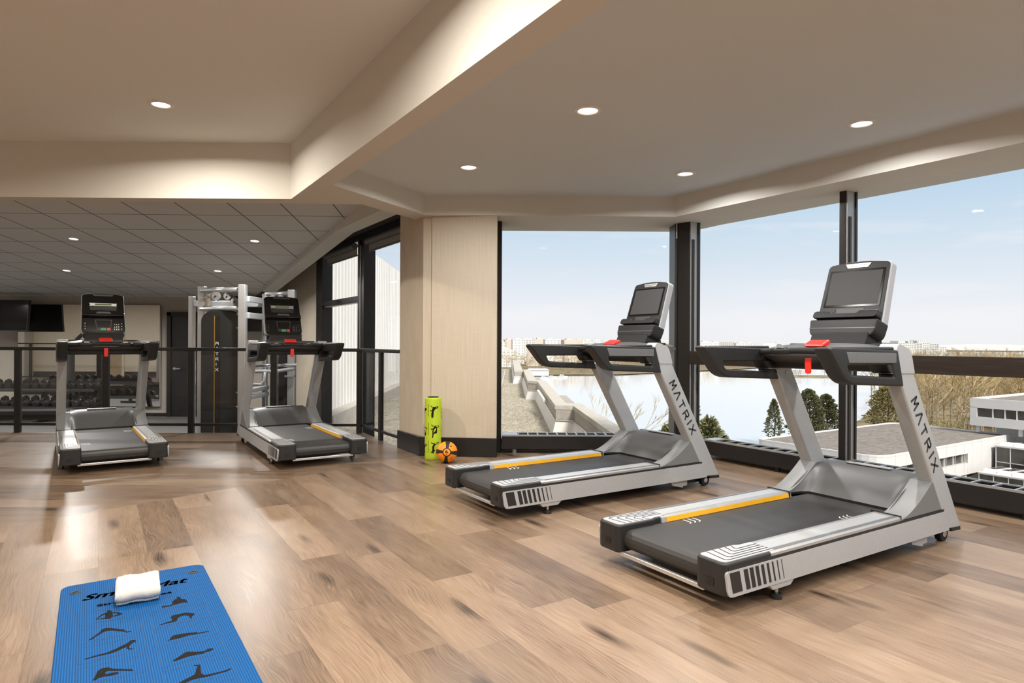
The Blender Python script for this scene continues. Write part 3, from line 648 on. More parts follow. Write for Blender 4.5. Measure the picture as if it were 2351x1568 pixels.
        m = MB(); m.cyl((.37, mir(s, .025), .012), .027, .022, n=20, r2=.022); m.cyl((.37, mir(s, .025), .04), .009, .04, n=10, mi=1); m.build('levelling_foot', [M_black, M_chrome], root)
    # running belt round its rollers
    m = MB(); pr = []
    for k in range(9):
        a = PI / 2 + PI * k / 8; pr.append((.085 + .05 * math.cos(a), .142 + .05 * math.sin(a)))
    pr += [(1.7, .092), (1.7, .192)]
    m.prism(pr, side(.152), side(.658), 'y', 0)
    for sx, ww in ((.44, 1), (.475, 1), (.51, 1)):
        for y0, sg in ((side(.640), -1),):
            q = stroke([(sx, y0), (sx, y0 - .055), (sx - .02, y0 - .068)], .006)
            for f in q: m.prism(f, .1915, .1928, 'z', 1)
    for sx in (1.20, 1.235, 1.27):
        q = stroke([(sx, side(.172)), (sx, side(.172) + .055), (sx + .02, side(.172) + .068)], .006)
        for f in q: m.prism(f, .1915, .1928, 'z', 1)
    m.build('running_belt', [M_belt, M_white], root)
    bpy.data.objects[-1] if False else None
    m = MB(); m.box(.018, .040, side(.13), side(.68), .068, .088); m.build('rear_crossbar', M_silver2, root, bevel=.003)
    m = MB(); m.box(.10, 1.88, side(.06), side(.75), .086, .10); m.build('under_pan', M_black, root)
    # motor hood: swept surface
    m = MB(); NU, NV = 18, 22; vs = []
    for j in range(NV + 1):
        t = j / NV; v = .105 + t * .60; e = abs(2 * t - 1)
        lip = 1.575 - .15 * max(0, (e - .80) / .20) ** 2
        for i in range(NU + 1):
            u = i / NU; x = lip + u * (1.84 - lip)
            crown = .388 - .02 * e ** 4
            z = .205 + (crown - .205) * (math.sin(u * PI / 2) ** 1.05)
            vs.append((x, side(v), z))
    fs = [(j * (NU + 1) + i, j * (NU + 1) + i + 1, (j + 1) * (NU + 1) + i + 1, (j + 1) * (NU + 1) + i) for j in range(NV) for i in range(NU)]
    m.add(vs, [f[::-1] for f in fs]); h = m.build('motor_hood', M_cover2, root, smooth=True)
    m = MB(); m.prism([(1.839, .388), (1.93, .36), (1.955, .08), (1.80, .08)], side(.105), side(.705), 'y'); m.build('hood_front', M_cover, root, bevel=.02)
    m = MB(); vs2 = [(lipx, side(.105 + t * .6), z) for t, lipx in [(j / 22, 1.575 - .15 * max(0, (abs(2 * j / 22 - 1) - .80) / .20) ** 2) for j in range(23)] for z in (.193, .207)]
    m.add(vs2, [(2 * j, 2 * j + 1, 2 * j + 3, 2 * j + 2) for j in range(22)]); m.build('hood_lip', M_black, root)
    m = MB(); m.box(1.790, 1.835, side(.27), side(.54), .3835, .392); m.build('hood_plate', M_silver2, root, bevel=.003)
    for s in (-1, 1):
        cur = []
        for k in range(13):
            t = k / 12; cur.append((1.385 + .325 * t, .208 + .162 * t ** 1.55))
        m = MB(); pts = cur + [(1.79, .372), (1.852, .205), (1.385, .2045)]
        a, b = mir(s, .002), mir(s, .118)
        m.prism(pts, min(a, b), max(a, b), 'y'); o = m.build('hood_side', M_cover, root, bevel=.007)
        m = MB(); ybox(m, s, 1.379, 1.3855, .0, .158, .188, .2285); m.build('hood_seam', M_black, root)
        yb = MB(); tri = [(1.40, .206)] + [(x - .0 + .02, z - .012) for x, z in cur[2:]] + [(1.845, .206)]
    # cross grip with sensor plates
    m = MB(); path = []
    for k in range(17):
        t = k / 16; v = .06 + t * .69; path.append((1.215 - .05 * math.sin(PI * t) ** .8, side(v), 1.083 + .012 * math.sin(PI * t)))
    m.tube(path, .0195, 14); cg = m.build('cross_grip', M_blackm, root, smooth=True)
    for vc in (.24, .57):
        m = MB(); pp = []
        for k in range(5):
            v = vc - .065 + .0325 * k; t = (v - .06) / .69; pp.append((1.215 - .05 * math.sin(PI * t) ** .8, side(v), 1.083 + .012 * math.sin(PI * t)))
        m.tube(pp, [.0198, .0225, .0235, .0225, .0198], 14); m.build('grip_sensor_boot', M_plastic, cg, smooth=True)
        m = MB(); m.box(pp[2][0] - .022, pp[2][0] + .004, pp[2][1] - .025, pp[2][1] + .025, pp[2][2] + .016, pp[2][2] + .0245); m.build('grip_sensor', M_sensor, cg, bevel=.003)
    # dashboard between the arms
    m = MB(); NV = 16; vs = []
    for j in range(NV + 1):
        t = j / NV; v = .07 + t * .67; ar = .030 * math.sin(PI * t) ** .7
        for x, z in ((1.235, 1.060), (1.245, 1.088 + ar), (1.30, 1.108 + ar), (1.60, 1.112 + ar), (1.63, 1.085), (1.55, 1.04), (1.32, 1.02)): vs.append((x, side(v), z))
    k = 7; fs = [(j * k + i, j * k + (i + 1) % k, (j + 1) * k + (i + 1) % k, (j + 1) * k + i) for j in range(NV) for i in range(k)]
    fs += [tuple(range(k))[::-1], tuple(NV * k + i for i in range(k))]
    m.add(vs, [f[::-1] for f in fs]); da = m.build('dashboard', M_plastic2, root, bevel=.008)
    m = MB(); m.box(1.32, 1.42, side(.075), side(.735), .985, 1.05); m.build('crossbeam', M_plastic, root, bevel=.01)
    for v in (.155, .655):
        m = MB(); m.lathe([(.0, .004), (.055, .004), (.062, .010), (.068, .008), (.068, -.002)], (1.50, side(v), 1.126), 26); m.build('cup_holder', M_blackm, da, smooth=True)
    m = MB(); m.prism([(1.222, 1.118), (1.232, 1.134), (1.292, 1.158), (1.305, 1.150), (1.305, 1.118)], side(.347), side(.463), 'y'); m.build('stop_button', M_red, root, bevel=.006)
    m = MB(); m.prism(rounded([(side(.388), .965), (side(.424), .965), (side(.424), 1.052), (side(.388), 1.052)], [.017, .017, .004, .004]), 1.178, 1.188, 'x'); m.build('safety_tag', M_red, root, bevel=.003)
    # console
    def cpart(name, m, mat, parent=None, **kw): return m.xf(CM).build(name, mat, parent or con, **kw)
    con = None
    shell = MB(); shell.prism(rounded([(-.205, .02), (.205, .02), (.192, .47), (.06, .487), (-.06, .487), (-.192, .47)], [.05, .05, .03, .08, .08, .03], 5), -.065, .0, 'z')
    con = shell.xf(CM).build('console', M_silver if True else M_plastic, root, bevel=.012, seg=3)
    fr = MB(); fr.prism(rounded([(-.198, .026), (.198, .026), (.187, .464), (.06, .480), (-.06, .480), (-.187, .464)], [.05, .05, .028, .08, .08, .028], 5), -.002, .007, 'z')
    cpart('front_face', fr, M_plastic if kind == 'touch' else M_gloss, bevel=.004)
    nk = MB(); nk.prism([(1.44, 1.12), (1.64, 1.12), (1.61, 1.215), (1.48, 1.20)], side(.235), side(.575), 'y'); nk.build('console_neck', M_blackm, root, bevel=.006)
    if kind == 'touch':
        b = MB(); b.prism(rounded([(-.172, .185), (.172, .185), (.168, .425), (-.168, .425)], .006), .006, .010, 'z'); cpart('screen_bezel', b, M_gloss)
        b = MB(); b.prism(rounded([(-.158, .198), (.158, .198), (.155, .412), (-.155, .412)], .004), .0095, .0112, 'z'); cpart('screen', b, M_screen)
        b = MB(); b.prism([(-.062, .437), (.062, .437), (.078, .464), (-.078, .464)], .006, .0105, 'z', 0)
        for q in stroke([(-.06, .452), (-.02, .452), (-.01, .446), (.01, .446), (.02, .452), (.06, .452)], .003): b.prism(q, .0105, .0112, 'z', 1)
        cpart('top_vent', b, [M_silver2, M_plastic], bevel=.0015)
        b = MB(); b.prism([(-.185, .135), (-.09, .135), (-.09, .172), (-.185, .172)], .006, .009, 'z'); b.prism([(.09, .135), (.185, .135), (.183, .172), (.088, .172)], .006, .009, 'z')
        b.prism([(-.085, .118), (.07, .118), (.085, .135), (.085, .176), (-.085, .176)], .006, .010, 'z', 1); cpart('key_field', b, [M_plastic, M_plastic2], bevel=.002)
        b = MB(); b.prism(rounded([(-.196, .098), (.196, .098), (.190, .148), (.085, .148), (.066, .132), (-.080, .132), (-.092, .148), (-.190, .148)], [.02, .02, .01, .006, .006, .006, .006, .01]), .004, .052, 'z')
        b.v = [(p[0], p[1], p[2] + (.014 if p[1] < .12 and p[2] > .03 else 0)) for p in b.v]; cpart('tablet_shelf', b, M_plastic, bevel=.006)
        b = MB(); b.prism([(-.185, .086), (.185, .086), (.185, .10), (-.185, .10)], .002, .022, 'z'); cpart('shelf_gap', b, M_blackm)
        b = MB(); b.prism(rounded([(-.196, -.018), (.196, -.018), (.207, .088), (-.207, .088)], [.045, .045, .012, .012], 5), -.06, .062, 'z'); cpart('lower_housing', b, M_plastic, bevel=.022, seg=4)
        b = MB(); b.prism([(-.199, .030), (.199, .030), (.200, .035), (-.200, .035)], .0, .0635, 'z'); cpart('housing_seam', b, M_inlay, bevel=.0)
    else:
        b = MB(); b.prism([(-.125, .335), (.125, .335), (.118, .350), (.128, .366), (-.128, .366), (-.118, .350)], .006, .011, 'z', 0); b.prism([(-.075, .342), (.075, .342), (.075, .359), (-.075, .359)], .0105, .012, 'z', 1); cpart('readout', b, [M_silver2, M_lcd])
        b = MB(); b.prism([(-.118, .285), (.118, .285), (.125, .334), (-.125, .334)], .006, .009, 'z', 0)
        for k in range(6): b.prism([(-.075 + k * .0255, .312), (-.053 + k * .0255, .312), (-.053 + k * .0255, .327), (-.075 + k * .0255, .327)], .0088, .0098, 'z', 1)
        for k in range(6): b.prism([(-.072 + k * .0255, .314), (-.056 + k * .0255, .314), (-.056 + k * .0255, .325), (-.072 + k * .0255, .325)], .0096, .0102, 'z', 0)
        cpart('program_keys', b, [M_plastic, M_plastic2])
        b = MB(); b.prism([(-.085, .448), (.085, .448), (.10, .470), (-.10, .470)], .006, .010, 'z'); cpart('top_vent', b, M_plastic2, bevel=.002)
        b = MB(); b.prism([(.262, .004), (.252, .034), (.215, .05), (.196, .012), (.196, .004)], -.19, .19, 'x'); cpart('tablet_shelf', b, M_gloss, bevel=.006)
        b = MB(); b.prism([(-.07, .238), (.07, .238), (.055, .258), (-.055, .258)], .034, .042, 'z'); cpart('shelf_clip', b, M_plastic2)
        b = MB(); b.prism([(-.19, .045), (.19, .045), (.188, .185), (-.188, .185)], .006, .012, 'z'); cpart('keypad', b, M_gloss, bevel=.002)
        b = MB(); b.prism([(-.06, .06), (.06, .06), (.08, .178), (-.08, .178)], .0115, .014, 'z', 0); b.prism([(-.058, .09), (.058, .09), (.068, .17), (-.068, .17)], .0138, .0148, 'z', 1); cpart('display', b, [M_plastic, M_gloss])
        b = MB(); b.prism([(-.024, .056), (.018, .056), (.024, .084), (-.030, .084)], .013, .018, 'z'); cpart('start_key', b, M_green, bevel=.001)
        b = MB(); b.prism([(.028, .056), (.060, .056), (.064, .084), (.032, .084)], .013, .018, 'z'); cpart('stop_key', b, M_red, bevel=.001)
        b = MB()
        for i in range(3):
            for j in range(4): b.box(.098 + i * .018, .104 + i * .018, .065 + j * .02, .071 + j * .02, .0115, .0125)
        for sx in (-.165, .165):
            for hz in (.075, .105, .135): b.prism([(sx - .004, hz - .004), (sx + .004, hz - .004), (sx, hz + .006)], .0115, .0125, 'z')
        cpart('number_keys', b, M_sensor)
        b = MB(); b.prism([(.03, .004), (.022, .05), (-.012, .042), (-.020, -.03), (.02, -.05)], -.185, .185, 'x'); cpart('lower_housing', b, M_black, bevel=.014, seg=3)
    return root
def place(root, P, fwd):
    """P: right rear corner on the floor, fwd: heading in degrees"""
    a = R(fwd); root.location = (P[0] - math.sin(a) * HW, P[1] + math.cos(a) * HW, 0); root.rotation_euler.z = a
G = 'four treadmills on the raised level'
t3 = make_treadmill('touch'); place(t3, (.884, 2.650), 32.1); tag(t3, 'front treadmill with the largest touchscreen console, silver frame, closest to the camera', 'treadmill', G)
t4 = copy_tree(t3); place(t4, (-.057, 4.048), 32.6); tag(t4, 'silver treadmill with touchscreen console standing behind the front one, beside the orange ball', 'treadmill', G)
t1 = make_treadmill('led'); place(t1, (-3.090, 5.790), 125.9); tag(t1, 'treadmill with button console by the guard rail, in front of the dumbbell rack', 'treadmill', G)
t2 = copy_tree(t1); place(t2, (-1.352, 6.04), 122.6); tag(t2, 'treadmill with button console by the guard rail, in front of the cable machine', 'treadmill', G)
# ------------------------------------------------------------------ mat, towel, roller, ball
MA = R(33.4)
mc = (.193 * math.cos(MA) - 3.56 * math.sin(MA), .193 * math.sin(MA) + 3.56 * math.cos(MA))
mat_ = empty('exercise_mat', (mc[0], mc[1], 0), MA); tag(mat_, 'blue ribbed exercise mat printed with black pose figures, lying on the plank floor', 'mat')
m = MB(); m.prism(rounded([(-.292, -1.80), (.292, -1.80), (.292, 0), (-.292, 0)], .05, 6), .0, .012, 'z'); m.build('foam_sheet', M_mat, mat_, bevel=.003)
for sx in (-.237, .235):
    m = MB(); m.lathe([(.010, .0122), (.011, .0150), (.0185, .0150), (.0215, .0122)], (sx, -.113, 0), 24, 0); m.cyl((sx, -.113, .0122), .0095, .0006, n=20, mi=1)
    m.build('eyelet', [M_plastic, M_black], mat_, smooth=True)
Z0, Z1 = .0121, .0126
for grp in ((0, 1, 2), (3,), (4,), (5,), (6,), (7,), (8,), (9,), (10,)):
    m = MB()
    for k in grp: m.prism([tuple(p) for p in POSES[k]], Z0, Z1, 'z')
    m.build('printed_pose', M_ink, mat_)
m = MB()
for u0, u1 in ((-.222, -.012), (.022, .229)):
    for k in range(8):
        t = -.393 - .1755 * k; b = t - .139
        for q in stroke([(u0, t), (u1, t), (u1, b), (u0, b)], .0016, True): m.prism(q, Z0, Z1 - .0002, 'z')
        uc = (u0 + u1) / 2 - .01
        for j in range(9): m.prism([(uc - .045 + j * .010, b + .010), (uc - .045 + j * .010 + .0065, b + .010), (uc - .045 + j * .010 + .0065, b + .014), (uc - .045 + j * .010, b + .014)], Z0, Z1, 'z')
m.build('printed_frames', simple('faded print ink', (.006, .03, .085), .5), mat_)
def flat_text(body, size, u, v, parent, name, mat, shear=.0, sx=1.0, bold=.0):
    vs, fs = text_mesh(body, size, shear)
    m = MB(); m.add([(u + x * sx, v + y, Z0 + .0006) for x, y, z in vs], fs)
    if bold:
        for dx, dy in ((bold, 0), (0, bold), (bold, bold), (-bold, 0)): m.add([(u + x * sx + dx, v + y + dy, Z0 + .0006) for x, y, z in vs], fs)
    return m.build(name, mat, parent)
flat_text('Smart Mat', .092, -.215, -.238, mat_, 'printed_title', M_ink, .35, 1.04, .003)
flat_text('Stretch Poses', .036, -.160, -.345, mat_, 'printed_subtitle', M_ink, .0, 1.42, .0018)

tw = empty('towel', (0, 0, 0)); to = Vector(((.108 + .265) / 2, 3.268))
tx, ty = to.x * math.cos(MA) - to.y * math.sin(MA), to.x * math.sin(MA) + to.y * math.cos(MA)
tw.location = (tx, ty, .0148); tw.rotation_euler.z = MA - R(3); tag(tw, 'small folded white towel lying on the blue mat', 'towel')
m = MB(); hw = .084
def towel_layer(z0, z1, y0, y1, x0, x1, seed):
    rnd = random.Random(seed); NXX, NYY = 26, 22; vs = []; fs = []
    r = (z1 - z0) / 2; zc = (z0 + z1) / 2
    prof = []
    for k in range(9): a = -PI / 2 - PI * k / 8; prof.append((y0 + r + r * math.cos(a) * 1.0, zc + r * math.sin(a)))
    prof = prof[:]  # rounded front fold
    ys = [y0 + r + (y1 - y0 - 1.4 * r) * k / 10 for k in range(1, 11)]
    outl = prof + [(y, z1) for y in ys] + [(y1 - .2 * r, z1 - r * .4), (y1, zc), (y1 - .2 * r, z0 + r * .4)] + [(y, z0) for y in ys[::-1]]
    n = len(outl)
    for i in range(NXX + 1):
        t = i / NXX; x = x0 + (x1 - x0) * t; e = min(t, 1 - t) * NXX
        sh = 1 - max(0, 1 - e / 2.0) ** 2 * .28
        for y, z in outl:
            vs.append((x + rnd.uniform(-.0012, .0012), y + rnd.uniform(-.001, .001), zc + (z - zc) * sh + rnd.uniform(-.0012, .0012) + .002 * math.sin(x * 60 + y * 40)))
    for i in range(NXX):
        for k in range(n): fs.append((i * n + k, (i + 1) * n + k, (i + 1) * n + (k + 1) % n, i * n + (k + 1) % n))
    fs += [tuple(range(n)), tuple(NXX * n + k for k in range(n))[::-1]]
    m.add(vs, fs)
towel_layer(.0005, .020, -.104, .104, -hw + .006, hw - .006, 3)
towel_layer(.010, .062, -.118, .108, -hw, hw, 4)
m.build('folded_cloth', M_towel, tw, smooth=True)

fr_ = empty('foam_roller', (-.760, 6.215, 0)); tag(fr_, 'tall lime green foam roller standing on end against the pier', 'foam roller')
m = MB(); m.lathe([(.0, .004), (.066, .004), (.074, .0), (.078, .006), (.0785, .03), (.0785, .58), (.077, .592), (.071, .598), (.056, .597), (.054, .585), (.054, .30)], n=44); m.build('foam_tube', M_lime, fr_, smooth=True)
m = MB(); m.lathe([(.0545, .596), (.0555, .602), (.047, .603), (.046, .597), (.046, .10)], n=40); m.build('core_tube', M_blackm, fr_, smooth=True)
m = MB(); az0 = math.atan2(-6.215, .760) - .06
def on_roll(dx, z, r=.0801):
    a = az0 + math.asin(max(-.98, min(.98, dx / .0785))); return (r * math.cos(a), r * math.sin(a), z)
for fig in ROLLFIG:
    c2 = [(x, z) for x, z in fig]
    m.add([on_roll(x, z) for x, z in c2], [list(range(len(c2)))])
    cz = sum(z for x, z in c2) / len(c2); zz = cz + .06
    for j in range(9): m.add([on_roll(-.040, zz - .013 * j), on_roll(-.0365, zz - .013 * j), on_roll(-.0365, zz - .010 - .013 * j), on_roll(-.040, zz - .010 - .013 * j)], [(0, 1, 2, 3)])
for dxs in (-.98, 1.02):
    for fig in ROLLFIG:
        m.add([on_roll2 for on_roll2 in [(.0801 * math.cos(az0 + x / .0785 + dxs * 1.5), .0801 * math.sin(az0 + x / .0785 + dxs * 1.5), z - .02) for x, z in fig]], [list(range(len(fig)))])
m.build('printed_figures', M_ink, fr_)
BC = Vector((-.606, 6.02, .1)); ba = empty('medicine_ball', (BC.x, BC.y, 0)); tag(ba, 'orange and black medicine ball with a 6, resting against the foam roller', 'ball')
yaw = math.atan2(-BC.x, BC.y)  # badge looks towards the front of the room
m = MB(); nlat, nlon = 60, 96; vs = []; fs = []; mi = []
for i in range(nlat + 1):
    th = PI * i / nlat
    for k in range(nlon): ph = 2 * PI * k / nlon; vs.append((.1 * math.sin(th) * math.cos(ph), -.1 * math.cos(th), .1 * math.sin(th) * math.sin(ph)))
def ball_mat(th, ph):
    ang = math.degrees(ph)
    if th < .33: return 0
    if th < .40: return 1
    if th > PI - .34: return 0
    if min(abs(math.sin(ph + .10) * math.sin(th)), abs(math.cos(ph + .10) * math.sin(th))) < .115 + .10 * math.sin(th) ** 2: return 1
    return 0
for i in range(nlat):
    for k in range(nlon):
        fs.append((i * nlon + k, (i + 1) * nlon + k, (i + 1) * nlon + (k + 1) % nlon, i * nlon + (k + 1) % nlon))
        mi.append(ball_mat(PI * (i + .5) / nlat, 2 * PI * (k + .5) / nlon))
o0 = len(m.f); m.add(vs, fs); m.mi[o0:] = mi
RZ = Matrix.Rotation(yaw - .0, 4, 'Z') @ Matrix.Rotation(R(-9), 4, 'X')
m.xf(Matrix.Translation((0, 0, .1)) @ RZ); m.build('ball_shell', [M_orange, M_blackm], ba, smooth=True)
vs, fs = text_mesh('6', .042); m = MB(); m.add([((x - .0117) * 1.3, -.1015, z_ - .008) for x, z_, _ in vs], fs)
for dx in (.001, -.001): m.add([((x - .0117) * 1.3 + dx, -.1015, z_ - .008) for x, z_, _ in vs], fs)
vs, fs = text_mesh('kg', .010); m.add([((x - .005) * 1.2, -.1008, z_ - .019) for x, z_, _ in vs], fs)
m.xf(Matrix.Translation((0, 0, .1)) @ RZ); m.build('number_badge', M_ink, ba)
m = MB()
def on_ball(a, b, r=.1008):
    v = Vector((math.sin(a) * math.cos(b), -math.cos(a) * math.cos(b), math.sin(b))) * r; return tuple(v)
for pts in ([(.42, -.62), (.50, -.50), (.58, -.30), (.62, -.28), (.60, -.42), (.55, -.60), (.47, -.68)], [(.34, .70), (.42, .60), (.50, .66), (.62, .58), (.56, .50), (.48, .56), (.40, .50), (.36, .58)]):
    m.add([on_ball(a, b) for a, b in pts], [list(range(len(pts)))])
m.xf(Matrix.Translation((0, 0, .1)) @ RZ); m.build('printed_marks', M_ink, ba)

# ------------------------------------------------------------------ guard railing
gr = empty('guard_railing', (-4, 7.87, 0)); tag(gr, 'black metal guard railing with glass infill along the platform edge', 'railing')
OX, OY = -4, 7.87
def yl(x): return 7.885 + .0149 * (x + 4.5) * .9
m = MB(); v0 = -14.4
xs_posts = [-14.35, -13.3, -12.25, -11.2, -10.15, -9.1, -8.05, -7.0]
def post_box(x, y, a, nm='post'):
    p = MB(); p.box(-.036, .036, -.02, .02, -.10, 1.01); p.build(nm, M_black, gr, loc=(x - OX, y - OY, 0), rotz=a, bevel=.004)
PX = [-6.045, -4.975, -3.935, -2.925, -1.875]
for x in [-14.35, -13.28, -12.21, -11.14, -10.07, -9.0, -7.93] + PX: post_box(x, yl(x), .013)
m = MB(); m.add([(x - OX, yl(x) - OY + d, z) for x in (-14.4, -1.85) for d in (-.03, .03) for z in (1.005, 1.046)], [(0, 1, 3, 2), (4, 6, 7, 5), (0, 4, 5, 1), (2, 3, 7, 6), (0, 2, 6, 4), (1, 5, 7, 3)]); m.build('top_rail', M_black, gr, bevel=.006)
m = MB(); m.add([(x - OX, yl(x) - OY + d, z) for x in (-14.4, -1.85) for d in (-.015, .015) for z in (.085, .118)], [(0, 1, 3, 2), (4, 6, 7, 5), (0, 4, 5, 1), (2, 3, 7, 6), (0, 2, 6, 4), (1, 5, 7, 3)]); m.build('bottom_rail', M_black, gr, bevel=.003)
allx = [-14.35, -13.28, -12.21, -11.14, -10.07, -9.0, -7.93] + PX
for a, b in zip(allx[:-1], allx[1:]):
    m = MB(); m.add([(x - OX, yl(x) - OY + d, z) for x in (a + .05, b - .05) for d in (-.004, .004) for z in (.12, 1.0)], [(0, 1, 3, 2), (4, 6, 7, 5), (0, 4, 5, 1), (2, 3, 7, 6), (0, 2, 6, 4), (1, 5, 7, 3)]); m.build('glass_panel', M_glassrail, gr)
q0 = PA(2.722, 7.70); q1 = PA(2.722, 6.40)
for s in (7.02,):
    x, y = PA(2.722, s); post_box(x, y, GA + PI / 2)
for (z0, z1, hw_, nm) in ((1.005, 1.046, .03, 'top_rail'), (.085, .118, .015, 'bottom_rail')):
    m = MB(); c = [PA(2.722 - hw_, 7.70), PA(2.722 + hw_, 7.70), PA(2.722 + hw_, 6.44), PA(2.722 - hw_, 6.44)]
    m.prism([(x - OX, y - OY) for x, y in c], z0, z1); m.build(nm, M_black, gr, bevel=.004)
for a, b in ((7.66, 7.06), (6.98, 6.46)):
    m = MB(); c = [PA(2.718, a), PA(2.726, a), PA(2.726, b), PA(2.718, b)]; m.prism([(x - OX, y - OY) for x, y in c], .12, 1.0); m.build('glass_panel', M_glassrail, gr)

# ------------------------------------------------------------------ lower gym
FZ = -.4
mr = empty('mirror', (-8.45, 12.92, .82)); tag(mr, 'large frameless wall mirror behind the dumbbell rack', 'mirror')
m = MB(); m.add([(x, .0155 * x * .9 + d, z) for x in (-1.46, 1.36) for d in (-.012, .03) for z in (-1.02, 1.02)], [(0, 1, 3, 2), (4, 6, 7, 5), (0, 4, 5, 1), (2, 3, 7, 6), (0, 2, 6, 4), (1, 5, 7, 3)]); m.build('mirror_glass', M_mirror, mr)
# door on the back wall
d = empty('door_1', (-6.48, 12.96, FZ)); struct(d, 'dark framed door with lever handle on the back wall')
m = MB(); m.box(-.46, -.38, -.05, .04, 0, 2.1); m.box(.42, .50, -.05, .04, 0, 2.1); m.box(-.46, .50, -.05, .04, 2.03, 2.1); m.build('door_frame', M_black, d)
m = MB(); m.box(-.39, .43, -.02, .03, .01, 2.04); m.build('door_leaf', M_black, d)
m = MB(); m.cyl((-.31, -.035, .965), .028, .02, 'y', 18); m.box(-.32, -.18, -.075, -.055, .955, .975); m.cyl((-.31, -.06, .965), .010, .05, 'y', 12); m.build('door_handle', M_silver2, d)
# televisions
def tv(x, y, z, w, h, yaw, tilt, label, dw=.5):
    e = empty('television', (x, y, z), yaw); tag(e, label, 'television')
    m = MB(); m.box(-w / 2, w / 2, -.03, .03, -h / 2, h / 2); m.xf(Matrix.Rotation(tilt, 4, 'X')); m.build('housing', M_black, e, bevel=.006)
    m = MB(); m.box(-w / 2 + .012, w / 2 - .012, -.032, -.028, -h / 2 + .012, h / 2 - .012); m.xf(Matrix.Rotation(tilt, 4, 'X')); m.build('screen', M_gloss, e)
    m = MB(); m.box(-.40, -.12, .03, .09, -.1, .1); m.box(-.29, -.23, .08, dw - .02, -.03, .03); m.box(-.36, -.16, dw - .03, dw, -.15, .15); m.build('wall_bracket', M_black, e)
tv(-9.86, 12.42, 1.60, 1.05, .60, 0, R(-6), 'black television on a bracket beside the mirror, cut by the picture edge')
tv(-5.08, 12.60, 1.66, .80, .70, 0, R(-6), 'black television on the back wall seen between the cable machine towers', .40)
# dumbbell rack
RX, RY = -9.75, 12.15
rk = empty('dumbbell_rack', (RX, RY, FZ)); tag(rk, 'black two tier dumbbell rack in front of the mirror', 'rack')
RL = 1.95
for x in (.02, RL * .5, RL):
    m = MB(); m.add([(x + dx, y, z) for dx in (-.035, .035) for y, z in ((-.30, 0), (-.22, 0), (.06, .78), (-.02, .78))], [(0, 1, 2, 3), (7, 6, 5, 4), (0, 4, 5, 1), (1, 5, 6, 2), (2, 6, 7, 3), (3, 7, 4, 0)]); m.box(x - .035, x + .035, -.34, .16, 0, .05); m.build('side_frame', M_black, rk, bevel=.004)
TIERS = ((.62, -.10), (.30, -.20))
for z, y in TIERS:
    m = MB(); m.add([(x, y + dy, z + dz) for x in (-.05, RL + .07) for dy, dz in ((-.17, -.05), (-.16, -.0), (.17, .10), (.17, .05))], [(0, 1, 2, 3), (7, 6, 5, 4), (0, 4, 5, 1), (1, 5, 6, 2), (2, 6, 7, 3), (3, 7, 4, 0)]); m.build('shelf', M_black, rk, bevel=.004)
db = empty('dumbbell', (0, 0, 0))
M_iron = simple('black dumbbell rubber', (.022, .021, .021), .33, 0, .5, 80, .15)
for sg in (-1, 1):
    m = MB(); m.cyl((0, sg * .105, 0), .062, .085, 'y', 6); m.build('hex_head', M_iron, db, bevel=.010)
m = MB(); m.cyl((0, 0, 0), .016, .14, 'y', 12); m.build('grip', M_chrome, db, smooth=False)
first = True
for ti, (z, y) in enumerate(TIERS):
    nn = 12 if ti == 0 else 11
    for k in range(nn):
        o = db if first else copy_tree(db); first = False
        sc_ = 1.0 + (.02 * k if ti else .012 * k - .06)
        o.location = (RX + .06 + k * (RL - .08) / (nn - 1), RY + y + .0, FZ + z + .025 + .062 * sc_); o.scale = (sc_ * .95, sc_, sc_); o.rotation_euler = (R(16), 0, random.uniform(-.05, .05))
        tag(o, 'black hex dumbbell lying on the %s shelf of the rack' % ('upper' if ti == 0 else 'lower'), 'dumbbell', 'dumbbells on the %s shelf' % ('upper' if ti == 0 else 'lower'))
# flat bench left of the rack
M_vinyl = simple('black bench vinyl', (.035, .034, .034), .38, 0, .5, 60, .1)
def bench(x, y, rz, label, tall=False):
    e = empty('weight_bench', (x, y, FZ), rz); tag(e, label, 'bench')
    m = MB(); m.prism(rounded([(-.62, -.15), (.62, -.13), (.62, .13), (-.62, .15)], .05), .40, .475); m.build('seat_pad', M_vinyl, e, bevel=.02, seg=3)
    m = MB(); m.box(-.55, .5, -.03, .03, .32, .40); m.build('spine', M_black, e, bevel=.004)
    for sx in (-.55, .5):
        m = MB(); m.box(sx - .03, sx + .03, -.25, .25, 0, .05); m.box(sx - .03, sx + .03, -.03, .03, .05, .36); m.build('leg', M_black, e, bevel=.004)
    if tall:
        m = MB(); m.prism(rounded([(-.15, .5), (.15, .5), (.13, 1.25), (-.13, 1.25)], .04), -.66, -.58, 'x'); m.build('back_pad', simple('grey pad vinyl', (.16, .15, .145), .45), e, bevel=.015)
        m = MB(); m.box(-.72, -.66, -.04, .04, 0, 1.6); m.build('back_post', M_silver, e, bevel=.004)
        m = MB(); m.box(-.70, -.60, -.16, .16, 1.34, 1.52); m.build('head_pad', M_vinyl, e, bevel=.02)
    return e
bench(-7.35, 9.75, R(6), 'long black padded bench low at the picture edge behind the railing')
bench(-9.15, 9.6, R(100), 'upright grey bench seen only in the mirror', True)
# black frame of a press station, thin posts in front of the mirror
e = empty('press_station', (-8.55, 12.45, FZ)); tag(e, 'slim dark grey post with an angled arm rising behind the dumbbells', 'exercise machine')
M_dgrey = simple('dark grey tube steel', (.06, .058, .055), .4, .2)
m = MB(); m.box(-.05, .05, -.05, .05, 0, 1.36); m.build('post', M_dgrey, e, bevel=.006)
m = MB(); m.tube([(-.10, 0, 1.33), (.42, -.05, 1.80)], .04, 4); m.build('angled_arm', M_dgrey, e)
m = MB(); m.box(-.25, .25, -.06, .06, 0, .06); m.build('base', M_dgrey, e)

